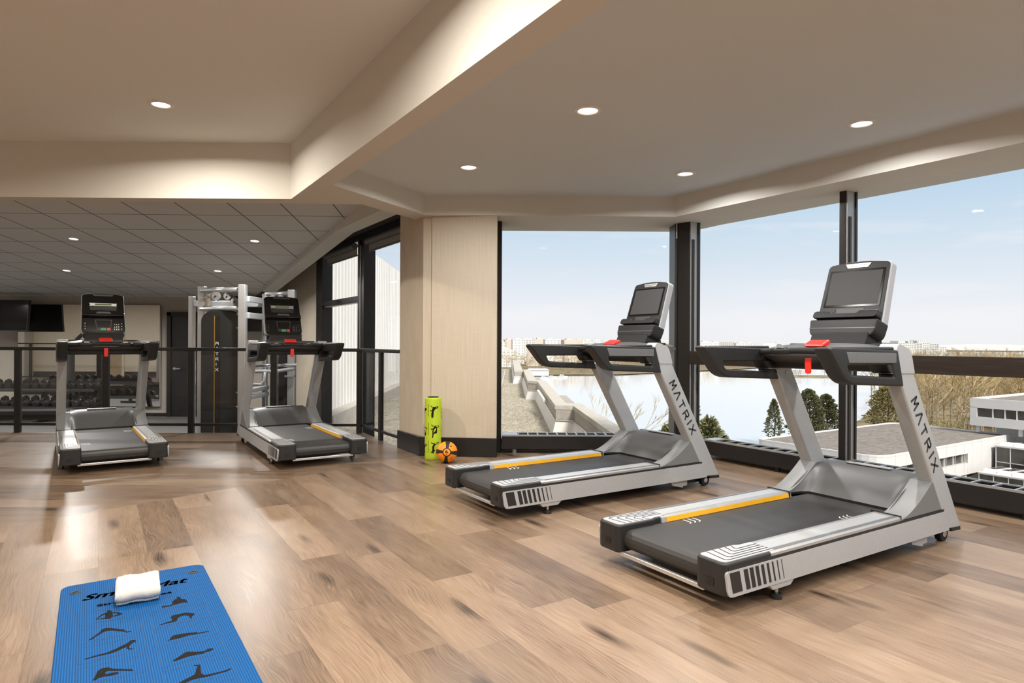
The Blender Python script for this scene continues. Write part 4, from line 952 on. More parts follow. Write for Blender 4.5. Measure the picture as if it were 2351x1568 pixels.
# cable machine
cm = empty('cable_machine', (-3.88, 9.9, FZ)); tag(cm, 'tall silver framed multi station cable machine behind the second guard rail treadmill', 'exercise machine')
def cpost(x0, x1, y, zt_, name='post', mat=None, d=.10):
    m = MB(); m.box(x0, x1, y - d / 2, y + d / 2, 0, zt_); m.build(name, mat or M_silver2, cm, bevel=.014, seg=3)
M_shroud = simple('smoked shroud plastic', (.020, .0195, .019), .34, 0, .5, 5, .05)
M_nylon = simple('grey pulley nylon', (.27, .26, .25), .45)
cpost(-.116, -.008, -.50, 2.357); cpost(-.85, -.745, -.20, 2.35); cpost(-1.14, -1.065, .10, 2.22)
m = MB(); m.tube([(-.79, -.25, 2.285), (-.06, -.50, 2.285)], .034, 12); m.build('cross_tube', M_silver2, cm, smooth=True)
m = MB(); m.tube([(-.79, -.25, 2.01), (-.06, -.50, 2.01)], .034, 12); m.build('cross_tube', M_silver2, cm, smooth=True)
for (x, z, r) in ((-.50, 2.19, .065), (-.33, 2.19, .055), (-.22, 2.11, .060)):
    m = MB(); m.cyl((x, -.40, z), r, .03, 'y', 26); m.cyl((x, -.42, z), .012, .02, 'y', 10, mi=1); m.build('pulley', [M_nylon, M_black], cm, bevel=.004)
m = MB(); m.prism([(-.38, 2.23), (-.30, 2.24), (-.17, 2.13), (-.17, 2.05), (-.25, 2.05)], -.385, -.37, 'y'); m.build('pulley_plate', M_nylon, cm)
m = MB(); m.prism(rounded([(-.725, .1), (-.145, .1), (-.145, 1.88), (-.22, 1.98), (-.64, 1.98), (-.725, 1.88)], [.02, .02, .08, .06, .06, .08]), -.40, -.28, 'y', 0); sh = m.build('weight_shroud', M_shroud, cm, bevel=.02, seg=3)
m = MB(); m.box(-.512, -.448, -.404, -.398, .1, 1.90, 0); m.box(-.524, -.513, -.405, -.398, .1, 1.90, 1); m.build('accent_stripe', [M_black, simple('gold stripe', (.34, .19, .03), .4)], sh)
m = MB(); zz = 1.475
for ch in 'MATRIX':
    for g in GLYPH[ch]:
        for q in stroke([(-.500 + x * .045, zz + y * .040) for x, y in g], .008): m.prism(q, -.4085, -.4045, 'y')
    zz -= .078
m.build('lettering', M_white, sh)
m = MB(); m.box(-.745, -.66, -.24, -.16, 1.98, 2.24); m.box(-.745, -.68, -.30, -.22, 2.02, 2.05); m.box(-.745, -.68, -.30, -.22, 2.17, 2.2); m.build('latch_bracket', M_chrome, cm, bevel=.006)
for z in (2.15, 1.905):
    m = MB(); m.box(-.02, .02, -.46, .22, z - .045, z + .045); m.build('link_beam', M_silver, cm, bevel=.008)
m = MB(); m.box(-1.12, .30, .06, .14, 2.06, 2.15); m.build('rear_beam', M_silver, cm, bevel=.008)
cpost(-.075, -.005, .30, 2.28); cpost(.31, .425, .35, 2.352, d=.11)
m = MB(); m.tube([(-.04, .30, 2.27), (.36, .34, 2.30)], .032, 12); m.build('cross_tube', M_silver2, cm, smooth=True)
for x in (.08, .20):
    m = MB(); m.cyl((x, .30, 2.20), .06, .03, 'y', 22); m.build('pulley', M_silver, cm, bevel=.004)
m = MB(); m.prism(rounded([(.02, .1), (.29, .1), (.29, 1.9), (.02, 1.9)], .05), .34, .42, 'y'); m.build('weight_shroud', M_shroud, cm, bevel=.02)
m = MB(); m.tube([(-.08, .0, 1.14), (.50, .20, 1.165)], .022, 10); m.build('pull_bar', M_chrome, cm, smooth=True)
m = MB(); m.tube([(-.08, .02, 1.06), (.20, .08, 1.06), (.46, .20, 1.10)], .028, 10); m.build('pull_bar', M_silver, cm, smooth=True)
m = MB(); m.tube([(-.10, .0, .86), (.02, .0, .86), (.06, .02, .92), (.07, .02, 1.05)], .022, 10); m.build('handle', M_silver, cm, smooth=True)
for z in (.80, .70):
    m = MB(); m.box(-.02, .05, -.45, .25, z - .03, z + .03); m.build('brace', M_silver, cm, bevel=.008)
m = MB(); m.box(-1.14, .42, .0, .12, 0, .07); m.build('base_rail', M_silver, cm, bevel=.006)
m = MB(); m.box(-.85, .0, -.55, -.2, 0, .06); m.build('base_plate', M_silver, cm, bevel=.006)
for pz in (1.92, 1.72, .78, .57):
    m = MB(); m.cyl((-.125, -.52, pz), .014, .03, 'x', 10); m.build('pin', M_chrome, cm)
for pz in (1.12, .96):
    m = MB(); m.box(.28, .44, .26, .32, pz, pz + .03); m.build('adjuster', M_chrome, cm, bevel=.004)
# ------------------------------------------------------------------ outside
def mesh_poly(name, pts, z, mat, kind='structure', label=None):
    m = MB(); m.add([(x, y, z) for x, y in pts], [list(range(len(pts)))]); o = m.build(name, mat); struct(o, label); return o
GZ = -.55
gv = MB(); gv.prism([(-30, 40), (-30, 13.5), (-4.2, 13.4), PA(3.36, 10.9), PA(3.36, 6.4), (-.6, 7.12), (1.45, 7.12), (1.30, 8.6), (1.12, 11.6), (.85, 18.7), (.5, 26.2), (.1, 40)], -1.2, GZ)
struct(gv.build('ground_terrace', M_gravel), 'gravel covered terrace roof outside the windows')
tw_ = MB(); tw_.add([(x, y, z) for x, y, z in ((-60, 41, -18), (1, 41, -18), (1.3, 7.1, -18), (3.2, 6.5, -18), (14, -6, -18), (14, -8, -18), (-60, -8, -18))] , [])
# sawtooth parapet
inner = [(.06, 40), (.11, 26.04), (.48, 26.09), (.48, 18.98), (.76, 18.64), (.80, 11.64), (1.12, 11.52), (1.30, 7.6)]
outer = [(.40, 40), (.42, 26.5), (.74, 26.5), (.72, 19.4), (.99, 19.1), (1.00, 12.05), (1.28, 11.95), (1.52, 7.6)]
pw = empty('parapet_wall', (1, 12, GZ)); tag(pw, 'stepped concrete parapet along the edge of the gravel terrace', 'parapet')
for i in range(0, len(inner) - 1):
    a, b, c, d_ = inner[i], inner[i + 1], outer[i + 1], outer[i]
    m = MB(); m.prism([(p[0] - 1, p[1] - 12) for p in (a, b, c, d_)], -.4, .47); m.build('wall_segment', M_conc, pw)
    m = MB(); ctr = ((a[0] + b[0] + c[0] + d_[0]) / 4, (a[1] + b[1] + c[1] + d_[1]) / 4)
    def grow(p): 
        return (p[0] - 1 + (.015 if p in (c, d_) else -.015), p[1] - 12)
    m.prism([grow(p) for p in (a, b, c, d_)], .47, .545); m.build('coping', M_coping, pw)
    # lower flashed skirt leaning towards the gravel
    m = MB(); o1 = -.07
    m.add([(a[0] - 1, a[1] - 12, .27), (b[0] - 1, b[1] - 12, .27), (b[0] - 1 + o1, b[1] - 12 - (.05 if i % 2 else 0), 0), (a[0] - 1 + o1, a[1] - 12 - (.05 if i % 2 else 0), 0)], [(0, 1, 2, 3)]); m.build('skirt', M_wallwhite, pw)
    m = MB(); m.tube([(a[0] - 1 - .01, a[1] - 12 - .01, .272), (b[0] - 1 - .01, b[1] - 12 - .01, .272)], .012, 6); m.build('flashing', M_silver2, pw)
for (x, y) in ((.99, 12.1), (.70, 19.3)):
    m = MB(); m.prism([(x - 1, y - 12), (x - 1 + .22, y - 12 + .02), (x - 1 + .20, y - 12 + 2.0), (x - 1 - .05, y - 12 + 2.0)], -.4, .52); m.build('pilaster', M_conc, pw)
m = MB(); m.tube([(.64 - 1, 15.6 - 12, .50), (.72 - 1, 14.0 - 12, .40)], .035, 8); m.build('pipe', M_wallwhite, pw)
tb = MB(); tb.box(-.42, -.36, 7.3, 38, GZ, GZ + .05); tb.build('edging', M_coping).parent = None
e_ = bpy.data.objects['edging']; e_.name = 'edging_strip'; tag(e_, 'narrow concrete edging strip in the gravel outside the window by the pier', 'edging')
# neighbouring ribbed wing
wg = empty('building', (-3.6, 12.2, GZ)); tag(wg, 'white ribbed wall of the neighbouring wing outside the side window', 'building')
m = MB(); X0, dX = 0.0, -.30 / 12; yy = 0.0; vs = []; L_ = 22.0; kk = 0
prof = []
while yy < L_:
    prof += [(dX * yy, yy), (dX * yy, yy + .16), (dX * yy - .018, yy + .18), (dX * yy - .018, yy + .27)]; yy += .29
n = len(prof); zt2 = 4.05
vs = [(x, y, .28) for x, y in prof] + [(x, y, zt2) for x, y in prof]
m.add(vs, [(i, i + 1, i + 1 + n, i + n) for i in range(n - 1)])
bk = [(-.06, .05), (-.16, .05), (-1.0, 1.6), (-2, 1.9), (-2.4, L_), (dX * L_ - .06, L_)]; m.prism(bk, .28, zt2)
m.build('ribbed_wall', simple('white ribbed cladding', (.86, .84, .81), .8, 0, .3, 4, .03), wg)
m = MB(); m.prism([(.30, -.3), (.30 + dX * 22, 22), (-1.5 + dX * 22, 22), (-1.5, 1.6), (-1.0, 1.3), (-.02, -.3)], -.2, .30); m.build('concrete_curb', M_coping, wg)

WZ = -18.0
mesh_poly('water', [(-400, 20), (400, 20), (1600, 500), (1600, 900), (-900, 900), (-900, 100)], WZ, M_water, label='calm pale river below the windows')
land = [(19, 20), (20.5, 55), (42, 92), (62, 128), (86, 158), (130, 225), (250, 420), (800, 1250), (3200, 1500), (3200, -50), (40, -50)]
mesh_poly('ground', land, WZ + .6, M_ground, label='winter ground around the white building')
mesh_poly('ground_far_shore', [(-900, 352), (-60, 358), (20, 366), (62, 373), (110, 415), (170, 470), (330, 640), (900, 1300), (3200, 1520), (3200, 4200), (-2600, 4200), (-1500, 352)], WZ + .5, M_ground, label='far bank of the river')
mesh_poly('ground_near', [(-300, -60), (2, -60), (15, 3), (4, 12), (1, 60), (-300, 60)], WZ + .3, M_ground)

# white office building
ob = empty('office_building', (30, 60, WZ)); tag(ob, 'low white panelled office building with a flat gravel roof seen over the front treadmill', 'building')
RO = (30.0, 60.0)
F_ = (29.6, 51.6); U = (math.cos(GA), math.sin(GA)); V = (-math.sin(GA), math.cos(GA))
def ofp(u, v): return (F_[0] + u * U[0] + v * V[0] - RO[0], F_[1] + u * U[1] + v * V[1] - RO[1])
LU, LV = 25.2, 11.6
base = rounded([(0, 0), (LU, 0), (LU, LV), (0, LV)], [2.2, .05, 1.5, .8], 6)
def ring(m, outl, inn, z0, z1):
    n = len(outl); vs = [(*p, z0) for p in outl] + [(*p, z1) for p in outl] + [(*p, z0) for p in inn] + [(*p, z1) for p in inn]
    F = []
    for i in range(n):
        j = (i + 1) % n; F += [(i, j, j + n, i + n), (i + n, j + n, j + 3 * n, i + 3 * n), (i + 2 * n, i + 3 * n, j + 3 * n, j + 2 * n)]
    m.add(vs, F)
def inset(d): return rounded([(d, d), (LU - d, d), (LU - d, LV - d), (d, LV - d)], [2.0, .05, 1.4, .7], 6)
P2 = lambda pts: [ofp(u, v) for u, v in pts]
ZR = -8 - WZ                       # roof height above the ground of the building
m = MB(); m.prism(P2(base), ZR - 1.05, ZR - .12); ring(m, P2(base), P2(inset(.22)), ZR - .14, ZR + .02)
m.build('parapet_band', M_fascia, ob)
m = MB(); m.prism(P2(inset(.22)), ZR - .13, ZR - .10); m.build('gravel_roof', M_gravel2, ob)
m = MB(); m.prism(P2(base), ZR - 3.0, ZR - 1.95); m.build('spandrel_band', M_fascia, ob)
m = MB(); m.prism(P2(inset(.35)), 0, ZR - 1.0); m.build('core_wall', M_glassdark, ob)
for a, b in ((2.2, 15.2),):
    pass
m = MB(); m.prism(P2([(15.4, -.01), (LU + .02, -.01), (LU + .02, 3), (15.4, 3)]), ZR - 3.0, ZR - .5); m.build('end_wall', M_fascia, ob)
for k in range(8):
    u = 2.6 + k * 1.75; m = MB(); m.prism(P2([(u, .2), (u + .07, .2), (u + .07, .36), (u, .36)]), ZR - 1.96, ZR - 1.04); m.build('window_mullion', M_wallwhite, ob)
for k, u in enumerate((3.0, 6.2, 9.4, 12.6, 15.6)):
    m = MB(); x, y = ofp(u, .5); m.cyl((x, y, (ZR - 3) / 2), .32, ZR - 3, n=18); m.build('column', M_fascia, ob)
# joints of the fascia panels
for k in range(14):
    u = 2.4 + k * 1.75
    m = MB(); m.prism(P2([(u, -.012), (u + .03, -.012), (u + .03, .02), (u, .02)]), ZR - 3.0, ZR + 0.0); m.build('panel_joint', simple('panel joint grey', (.56, .55, .53), .8), ob)
# upper block
ub = empty('office_building', (47.8, 67, WZ)); tag(ub, 'white upper office block on round columns above the gravel roof, at the picture edge', 'building')
def ubp(u, w): return (u * U[0] - w * V[0], u * U[1] - w * V[1])
zb_, zt_ = -7.27 - WZ, -4.45 - WZ
blk = [(0, 0), (16, 0), (16, 14), (0, 14)]
m = MB(); q = [ubp(*p) for p in blk]; m.prism(q, zt_ - .98, zt_ - .25)
ring(m, q, [ubp(*p) for p in ((.25, .25), (15.7, .25), (15.7, 13.7), (.25, 13.7))], zt_ - .26, zt_); m.build('parapet_band', M_fascia, ub)
m = MB(); m.prism(q, zb_, zb_ + .92); m.build('spandrel_band', M_fascia, ub)
m = MB(); m.prism([ubp(*p) for p in ((0, 0), (16, 0), (16, .62), (0, .62))], zb_ + .9, zt_ - .9); m.build('end_wall', M_fascia, ub)
m = MB(); m.prism([ubp(*p) for p in ((.3, .2), (15.7, .2), (15.7, 13.8), (.3, 13.8))], zb_ + .9, zt_ - .95); m.build('ribbon_window', M_glassdark, ub)
for k in range(8):
    w = 2.0 + k * 1.0 if k else 1.95; m = MB(); m.prism([ubp(*p) for p in ((.05, w), (.3, w), (.3, w + .07), (.05, w + .07))], zb_ + .9, zt_ - .95); m.build('window_mullion', M_wallwhite, ub)
m = MB(); m.prism([ubp(*p) for p in ((.3, .3), (15.6, .3), (15.6, 13.6), (.3, 13.6))], zt_ - .3, zt_ - .22); m.build('gravel_roof', M_gravel2, ub)
for u, w in ((.6, .55), (.6, 4.2), (.6, 8.0), (5, .6)):
    x, y = ubp(u, w); z0_ = (ZR + .0) if w < 5 and u < 1 else 0; m = MB(); m.cyl((x, y, (zb_ + z0_) / 2), .20, zb_ - z0_, n=18); m.build('column', M_fascia, ub)
m = MB(); m.prism([ubp(*p) for p in ((3.5, 1.2), (15, 1.2), (15, 12), (3.5, 12))], 0, zb_ + .02); m.build('core_wall', M_wallwhite, ub)
m = MB(); m.prism([ubp(*p) for p in ((2.2, 5.2), (3.52, 5.2), (3.52, 13), (2.2, 13))], 0, zb_ + .02); m.build('lobby_glass', M_glassdark, ub)
# stepped conservatories
def conserv(cx_, cy_, w, dpt, ztop, h_, label, nb):
    e = empty('glass_atrium', (cx_, cy_, ztop - h_)); tag(e, label, 'building', None); e.rotation_euler.z = GA - PI / 2
    m = MB(); m.box(0, w, 0, dpt, 0, h_); m.build('glazing', M_glassdark, e)
    for k in range(nb + 1):
        m = MB(); x = w * k / nb; m.box(x - .035, x + .035, -.05, .0, 0, h_); m.build('mullion', M_wallwhite, e)
    for z in (0, h_ / 2, h_ - .05):
        m = MB(); m.box(0, w, -.05, .0, z, z + .06); m.build('transom', M_wallwhite, e)
    m = MB(); m.box(-.08, w + .1, -.12, dpt + .1, h_, h_ + .12); m.build('roof_edge', M_fascia, e)
    for k in range(nb):
        x0 = w * (k + .12) / nb; x1 = w * (k + .88) / nb; m = MB()
        m.prism([(.15, h_ + .12), (dpt, h_ + .12), (dpt, h_ + .2), (.9, h_ + .42)], x0, x1, 'x', 0)
        for j in range(4):
            y0 = .95 + (dpt - 1.1) * j / 4; zz0 = h_ + .42 - (.22) * (y0 - .9) / (dpt - .9); y1 = y0 + (dpt - 1.1) / 4 - .12; zz1 = h_ + .42 - .22 * (y1 - .9) / (dpt - .9)
            m.add([(x0 + .08, y0, zz0 + .012), (x1 - .08, y0, zz0 + .012), (x1 - .08, y1, zz1 + .012), (x0 + .08, y1, zz1 + .012)], [(0, 1, 2, 3)], 1)
        m.build('skylight', [M_fascia, M_glassdark], e)
conserv(47.0, 62.3, 7.0, 3.2, -8.75, 3.0, 'upper glazed atrium with slanted skylights beside the white office building', 6)
conserv(42.6, 58.5, 9.0, 4.2, -10.6, 4.5, 'lower glazed atrium with slanted skylights in front of the upper one', 8)
# tower blocks on the far bank
rt = random.Random(5)
TL = 'pale apartment towers on the far bank'
def tower(x, y, w, d_, z1, mat, rz, label, group):
    o = MB(); o.box(-w / 2, w / 2, -d_ / 2, d_ / 2, 0, z1 - (WZ + .5)); 
    o.box(-w * .25, w * .15, -d_ * .25, d_ * .25, z1 - (WZ + .5), z1 - (WZ + .5) + 1.2)
    b = o.build('apartment_tower', mat, loc=(x, y, WZ + .5), rotz=rz); tag(b, label, 'building', group); return b
for px, y, w, top in ((1152, 560, 7, 1.4), (1168, 600, 9, 3.2), (1188, 560, 10, 3.4), (1212, 620, 12, 3.8), (1238, 650, 12, 4.2), (1262, 600, 11, 3.6), (1283, 640, 9, 3.2), (1305, 600, 12, 3.4), (1328, 660, 10, 3.4), (1350, 620, 9, 3.0), (1372, 650, 9, 2.6), (1395, 620, 8, 2.0), (1225, 500, 9, -2.0), (1160, 480, 16, -4.5), (1270, 500, 14, -3.5)):
    tower((px - 1175) / 1475 * y, y, w, 9, top, (M_tow1, M_tow2, M_tow1)[rt.randrange(3)], rt.uniform(-.4, .4), 'pale apartment tower in the far skyline left of the corner mullion', TL)
for px, y, w, top in ((1528, 640, 11, 2.2), (1545, 680, 11, 2.0), (1618, 660, 15, 2.0), (1642, 680, 12, 1.6), (1668, 660, 14, 1.8), (1700, 680, 12, 1.2), (1722, 700, 9, .8), (1785, 760, 9, .8), (1850, 760, 22, .4)):
    tower((px - 1175) / 1475 * y, y, w, 10, top, (M_tow1, M_tow4)[rt.randrange(2)], rt.uniform(-.5, .2), 'low pale apartment block in the far skyline right of the corner mullion', 'pale apartment blocks across the water')
for px, y, w, top in ((2062, 430, 16, 3.4), (2082, 440, 12, 3.4), (2103, 450, 11, 3.8), (2122, 455, 14, 2.6), (2140, 470, 12, .8), (2074, 385, 8, -.8)):
    tower((px - 1175) / 1475 * y, y, w, 12, top - 1.5, (M_tow3, M_tow4)[rt.randrange(2)], rt.uniform(.2, .6), 'grey green apartment block in the skyline beside the front treadmill console', 'grey green apartment blocks')
dm = empty('sports_dome', (470, 640, WZ)); tag(dm, 'wide hall with a shallow curved white roof on the horizon', 'building')
m = MB(); vs = []; 
for i in range(21):
    t = i / 20; z = 13.4 + 5.5 * math.sin(PI * min(1, .08 + t * .92)) ** .8
    for d_ in (-30, 30): vs.append((-55 + 125 * t, d_, z))
m.add(vs, [(2 * i, 2 * i + 2, 2 * i + 3, 2 * i + 1) for i in range(20)]); m.add(vs[::2] + [(70, -30, 13.2), (-55, -30, 13.2)], [list(range(23))]); m.xf(Matrix.Rotation(-.3, 4, 'Z')); m.build('roof', M_roofgrey, dm)
m = MB(); m.box(-55, 70, -29, 29, 0, 13.5); m.xf(Matrix.Rotation(-.3, 4, 'Z')); m.build('wall', M_tow4, dm)
# marina
def boat(x, y, rz, s, label):
    e = empty('boat', (x, y, WZ), rz); e.scale = (s, s, s); tag(e, label, 'boat', None)
    m = MB(); sec = [(-4, 1.1), (-2, 1.4), (1, 1.4), (3, .9), (4.6, .05)]; vs = []
    for x_, w in sec: vs += [(x_, -w, 1.3), (x_, -w * .6, 0), (x_, w * .6, 0), (x_, w, 1.3)]
    m.add(vs, [(i * 4 + k, i * 4 + (k + 1) % 4, (i + 1) * 4 + (k + 1) % 4, (i + 1) * 4 + k) for i in range(4) for k in range(4)] + [(0, 1, 2, 3)]); m.build('hull', M_roofgrey, e)
    m = MB(); m.prism([(-2.6, 1.3), (1.6, 1.3), (.8, 2.5), (-2.6, 2.6)], -.95, .95, 'y'); m.build('cabin', M_roofgrey, e)
    m = MB(); m.prism([(-2.2, 1.7), (1.2, 1.7), (.9, 2.25), (-2.2, 2.25)], -.98, .98, 'y'); m.build('cabin_window', M_glassdark, e)
boat(17.1, 346, .3, .42, 'small white cabin boat moored leftmost at the far bank'); boat(21.8, 346, .1, .5, 'small white cabin boat in the middle of the three moored'); boat(27.6, 349, .15, .60, 'largest white cabin boat moored rightmost at the far bank')
ms = MB(); ms.box(-6, 6, -3, 3, 0, 3); ms.prism([(-6.4, 3), (6.4, 3), (5, 3.8), (-5, 3.8)], -3.4, 3.4, 'y'); bo = ms.build('boat_shed', M_roofgrey, loc=(14.5, 358, WZ + .5)); tag(bo, 'long white boat shed on the far bank behind the boats', 'building')
# trees
def conifer_mesh(name, h, r, seed, mat, dens=900, bushy=0.0, lf=(.022, .046)):
    rn = random.Random(seed); t = MB(); t.tube([(0, 0, 0), (.03 * h, 0, h * .5), (0, .01 * h, h * .96)], [h * .022, h * .016, h * .004], 7)
    f = MB()
    for k in range(dens):
        q = rn.random() ** .75; z = h * (.12 + .88 * q)
        rad = r * ((1 - q) ** (.80 - .42 * bushy)) * (.72 + .28 * math.sin(q * 19 + seed + 2 * math.sin(q * 7)) ** 2) * min(1, .45 + 3 * q)
        a = rn.uniform(0, 2 * PI); rr = rad * rn.uniform(.45, 1.0)
        c = Vector((rr * math.cos(a), rr * math.sin(a), z - .12 * rr)); s = h * rn.uniform(*lf)
        for j in range(4):
            d1 = Vector((math.cos(a) + rn.uniform(-.8, .8), math.sin(a) + rn.uniform(-.8, .8), rn.uniform(-.2, .9))).normalized() * s
            d2 = Vector((rn.uniform(-1, 1), rn.uniform(-1, 1), rn.uniform(-1, 1))).normalized() * s * .34
            f.add([c - d2, c + d2, c + d1 + d2 * .3, c + d1 - d2 * .3], [(0, 1, 2, 3)])
    return t, f, mat
def bare_mesh(h, seed, spread=.32):
    rn = random.Random(seed); t = MB(); b = MB()
    t.tube([(0, 0, 0), (.02 * h * rn.uniform(-1, 1), .01 * h, h * .4), (.03 * h * rn.uniform(-1, 1), .02 * h, h * .8)], [h * .009, h * .006, h * .0025], 5)
    def br(p, d, L, r, n):
        q = p + d * L
        sdv = d.cross(Vector((rn.uniform(-1, 1), rn.uniform(-1, 1), rn.uniform(-1, 1)))).normalized() * r; s2 = d.cross(sdv).normalized() * r
        for w in (sdv, s2): b.add([p - w, p + w, q + w * .4, q - w * .4], [(0, 1, 2, 3)])
        if n:
            for _ in range(2 if n > 2 else 4):
                d2 = (d + Vector((rn.uniform(-1, 1), rn.uniform(-1, 1), rn.uniform(-.2, .8))) * .55).normalized(); br(p + d * L * rn.uniform(.45, 1), d2, L * rn.uniform(.5, .72), r * .6, n - 1)
    for k in range(9):
        z = h * rn.uniform(.22, .78); a = rn.uniform(0, 2 * PI); d = Vector((math.cos(a) * .75, math.sin(a) * .75, rn.uniform(.55, 1.1))).normalized()
        br(Vector((0, .01 * h, z)), d, h * rn.uniform(.14, .24), h * .0042, 4)
    return t, b
def tree(name, tm, fm, fmat, x, y, z, label, group=None, s=1.0, tmat=None, part='foliage'):
    e = empty(name, (x, y, z)); e.scale = (s, s, s); tag(e, label, 'tree', group)
    tm.build('trunk', tmat or (M_bark2 if name == 'bare_tree' else M_bark), e); fm.build(part, fmat, e); return e
t, f, mm = conifer_mesh('c', 10, 4.6, 1, M_pine, 3000, .72)
c1 = tree('pine_tree', t, f, M_pine, 54.5, 118, WZ + .6, 'broad green pine left of the second mullion, beyond the flat roof')
t, f, mm = conifer_mesh('c', 9.5, 5.6, 4, M_olive, 3000, .95)
c2 = tree('olive_tree', t, f, M_olive, 79.5, 136, WZ + .6, 'rounded olive green tree right of the second mullion, beyond the flat roof')
t, f, mm = conifer_mesh('c', 8, 2.4, 9, M_pine, 1200, .3)
c3 = tree('pine_tree', t, f, M_pine, 49.0, 120, WZ + .6, 'narrow pine just left of the broad green pine')
for dx, dy, s, src, lb in ((5.2, 4, .88, c1, 'second broad pine, touching the second mullion'), (28.0, 6, .74, c2, 'smaller olive tree behind the front treadmill upright'), (36, 14, .62, c2, 'low olive shrub at the foot of the bare wood'), (-6.5, 30, .9, c3, 'slim pine peeking past the treadmill upright')):
    c = copy_tree(src); c.location.x += dx; c.location.y += dy; c.scale = (s, s, s); c.rotation_euler.z = dx; c['label'] = lb
    if src in (c1, c2): c.name = src.name.split('.')[0]
t, f, mm = conifer_mesh('c', 12, 3.6, 12, M_shrubm, 4200, .5, (.010, .022))
k1 = tree('pine_tree', t, f, M_shrubm, 8.05, 26.2, -14.0, 'near pine top showing below the corner mullion, right of it')
k2 = copy_tree(k1); k2.location = (6.75, 27.4, -14.4); k2.rotation_euler.z = 2; k2['label'] = 'near pine top showing below the corner mullion, left of it'
t, f = bare_mesh(6.5, 77)
kb = tree('bare_tree', t, f, M_twig2, 2.75, 18, -6.4, 'leafless tree top rising behind the concrete parapet', part='branches')
kb2 = copy_tree(kb); kb2.location = (3.75, 20.5, -7.6); kb2.rotation_euler.z = 2.2; kb2['label'] = 'second leafless tree top behind the parapet, nearer the window frame'
t, f, mm = conifer_mesh('c', 3.4, 1.6, 15, M_olive, 1200, .8)
ks = tree('shrub', t, f, M_olive, 18.9, 46.5, -13.6, 'brownish shrub in front of the flat roof, left of the second mullion')
# bare wood beyond the offices
variants = []
GW = 'bare trees of the wood beyond the offices'
LW = 'bare brown winter tree in the wood beyond the white offices'
for k in range(5):
    t, f = bare_mesh(15.5, 100 + k)
    variants.append(tree('bare_tree', t, f, (M_twig, M_twig, M_twig2)[k % 3], 0, 0, WZ + .5, LW, GW, part='branches'))
rf = random.Random(21); cnt = 0
spots = []
while len(spots) < 210:
    y = rf.uniform(118, 330); px = rf.uniform(2000, 2420); x = (px - 1175) / 1475 * y
    if px < 2090 and y < 150: continue
    if px > 2190 and y < 105: continue
    if px < 2060 and y < 175: continue
    spots.append((x, y))
for i, (x, y) in enumerate(spots):
    o = variants[i] if i < 5 else copy_tree(variants[i % 5])
    o.location = (x, y, WZ + .5); o.rotation_euler.z = rf.uniform(0, 6.3); s = rf.uniform(.75, 1.08); o.scale = (s * 1.35, s * 1.35, s)
t, f, mm = conifer_mesh('c', 11, 1.7, 30, M_shrubm, 320, .1)
cc = tree('fir_tree', t, f, M_shrubm, 0, 0, WZ + .5, 'dark slim fir standing among the bare trees above the upper block', 'slim firs in the bare wood')
for i, (px, y, s) in enumerate(((2340, 170, .9), (2318, 180, .8), (2356, 190, .95))):
    o = cc if i == 0 else copy_tree(cc); o.location = ((px - 1175) / 1475 * y, y, WZ + .5); o.scale = (s, s, s)
t, f, mm = conifer_mesh('c', 5, 2.8, 31, M_olive, 300, 1)
us = tree('shrub', t, f, M_olive, 0, 0, WZ + .5, 'dark green shrub at the edge of the bare wood behind the flat roof', 'shrubs edging the bare wood')
for i, (px, y, s) in enumerate(((2130, 112, 1.2), (2152, 118, 1.1), (2176, 112, 1.2), (2200, 116, 1.0), (2222, 120, 1.1), (2100, 122, 1.1))):
    o = us if i == 0 else copy_tree(us); o.location = ((px - 1175) / 1475 * y, y, WZ + .5); o.scale = (s, s, s * .9); o.rotation_euler.z = i
# far bank trees
t, f = bare_mesh(9, 55)
ft = tree('bare_tree', t, f, M_twig2, 0, 0, WZ + .5, 'pale leafless tree on the far bank of the river', 'far bank trees', part='branches')
for i in range(110):
    px = rf.uniform(1140, 1570) if i < 75 else rf.uniform(1600, 1800); y = rf.uniform(385, 470) if px < 1430 else rf.uniform(480, 560)
    if px < 1330 and y < 400: y += 30
    o = ft if i == 0 else copy_tree(ft); o.location = ((px - 1175) / 1475 * y, y, WZ + .5); s = rf.uniform(.9, 1.35); o.scale = (s * 2.2, s * 2.2, s); o.rotation_euler.z = rf.uniform(0, 6)
# wooded islet
il = MB(); il.lathe([(0, 1.0), (14, .7), (20, -.2)], n=24); io = il.build('ground_islet', M_ground, loc=(178, 366, WZ)); io.scale = (1.4, .5, 1); struct(io, 'low wooded islet')
t, f, mm = conifer_mesh('c', 3.6, 3.0, 41, M_olive, 260, 1)
ib = tree('shrub', t, f, M_olive, 0, 0, WZ + .4, 'brown green bush on the low islet', 'islet bushes')
for i in range(14):
    o = ib if i == 0 else copy_tree(ib); a = rf.uniform(-1, 1); o.location = (178 + a * 22, 366 + rf.uniform(-4, 4), WZ + .4); s = 1.25 - .4 * abs(a); o.scale = (s, s, s); o.rotation_euler.z = i
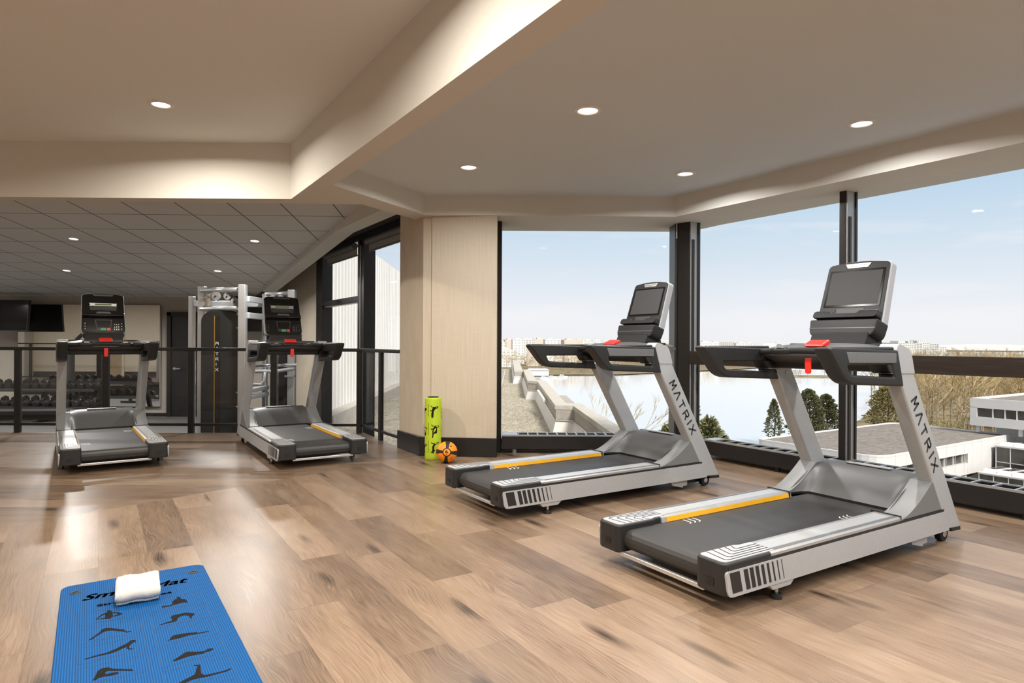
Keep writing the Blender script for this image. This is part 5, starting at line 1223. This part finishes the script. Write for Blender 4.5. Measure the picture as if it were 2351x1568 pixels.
# ------------------------------------------------------------------ light, sky, camera
w = bpy.data.worlds.new('sky'); SC.world = w; w.use_nodes = True; nt = w.node_tree
bg = nt.nodes['Background']; tc_ = nt.nodes.new('ShaderNodeTexCoord'); sx_ = nt.nodes.new('ShaderNodeSeparateXYZ'); nt.links.new(tc_.outputs['Generated'], sx_.inputs[0])
rp = nt.nodes.new('ShaderNodeValToRGB'); nt.links.new(sx_.outputs[2], rp.inputs[0]); e = rp.color_ramp.elements
STOPS = [(0.0, (.90, .90, .92)), (.035, (.90, .915, .95)), (.125, (.70, .80, .90)), (.185, (.58, .73, .87)), (.28, (.42, .60, .83)), (.5, (.80, .79, .77))]
while len(e) < len(STOPS): e.new(.5)
for el, (p, c) in zip(e, STOPS): el.position = p; el.color = (*c, 1)
mp = nt.nodes.new('ShaderNodeMapping'); mp.inputs[3].default_value = (2.2, 2.2, 16); nt.links.new(tc_.outputs['Generated'], mp.inputs[0])
nz = nt.nodes.new('ShaderNodeTexNoise'); nz.inputs['Scale'].default_value = 1.7; nz.inputs['Detail'].default_value = 6; nz.inputs['Roughness'].default_value = .55; nz.inputs['Distortion'].default_value = .6; nt.links.new(mp.outputs[0], nz.inputs['Vector'])
r2 = nt.nodes.new('ShaderNodeValToRGB'); nt.links.new(nz.outputs[0], r2.inputs[0]); r2.color_ramp.elements[0].position = .50; r2.color_ramp.elements[0].color = (0, 0, 0, 1); r2.color_ramp.elements[1].position = .78; r2.color_ramp.elements[1].color = (.65, .65, .65, 1)
mx = nt.nodes.new('ShaderNodeMix'); mx.data_type = 'RGBA'; nt.links.new(r2.outputs[0], mx.inputs[0]); nt.links.new(rp.outputs[0], mx.inputs[6]); mx.inputs[7].default_value = (.93, .93, .95, 1)
nt.links.new(mx.outputs[2], bg.inputs[0]); bg.inputs[1].default_value = 1.0
sun = bpy.data.lights.new('sun', 'SUN'); sun.energy = 4.7; sun.angle = R(12); sun.color = (1, .95, .88)
so_ = bpy.data.objects.new('sun', sun); COL.objects.link(so_); so_.rotation_euler = Vector((-.34, .82, -.85)).to_track_quat('-Z', 'Y').to_euler()
cam = bpy.data.cameras.new('camera'); cam.sensor_width = 36; cam.lens = 36 * 1475 / 2351; cam.shift_y = 1 / 2351; cam.clip_end = 6000; cam.clip_start = .05
co_ = bpy.data.objects.new('camera', cam); COL.objects.link(co_); co_.location = (0, 0, 1.136); co_.rotation_euler = (PI / 2, -.005, 0); SC.camera = co_
SC.view_settings.view_transform = 'Standard'; SC.view_settings.look = 'None'; SC.view_settings.gamma = 1; SC.view_settings.exposure = 0; SC.view_settings.use_curve_mapping = False
SC.cycles.use_denoising = True; SC.cycles.max_bounces = 9; SC.cycles.diffuse_bounces = 5; SC.cycles.glossy_bounces = 4; SC.cycles.transparent_max_bounces = 12; SC.cycles.sample_clamp_indirect = 6; SC.cycles.caustics_reflective = False; SC.cycles.caustics_refractive = False
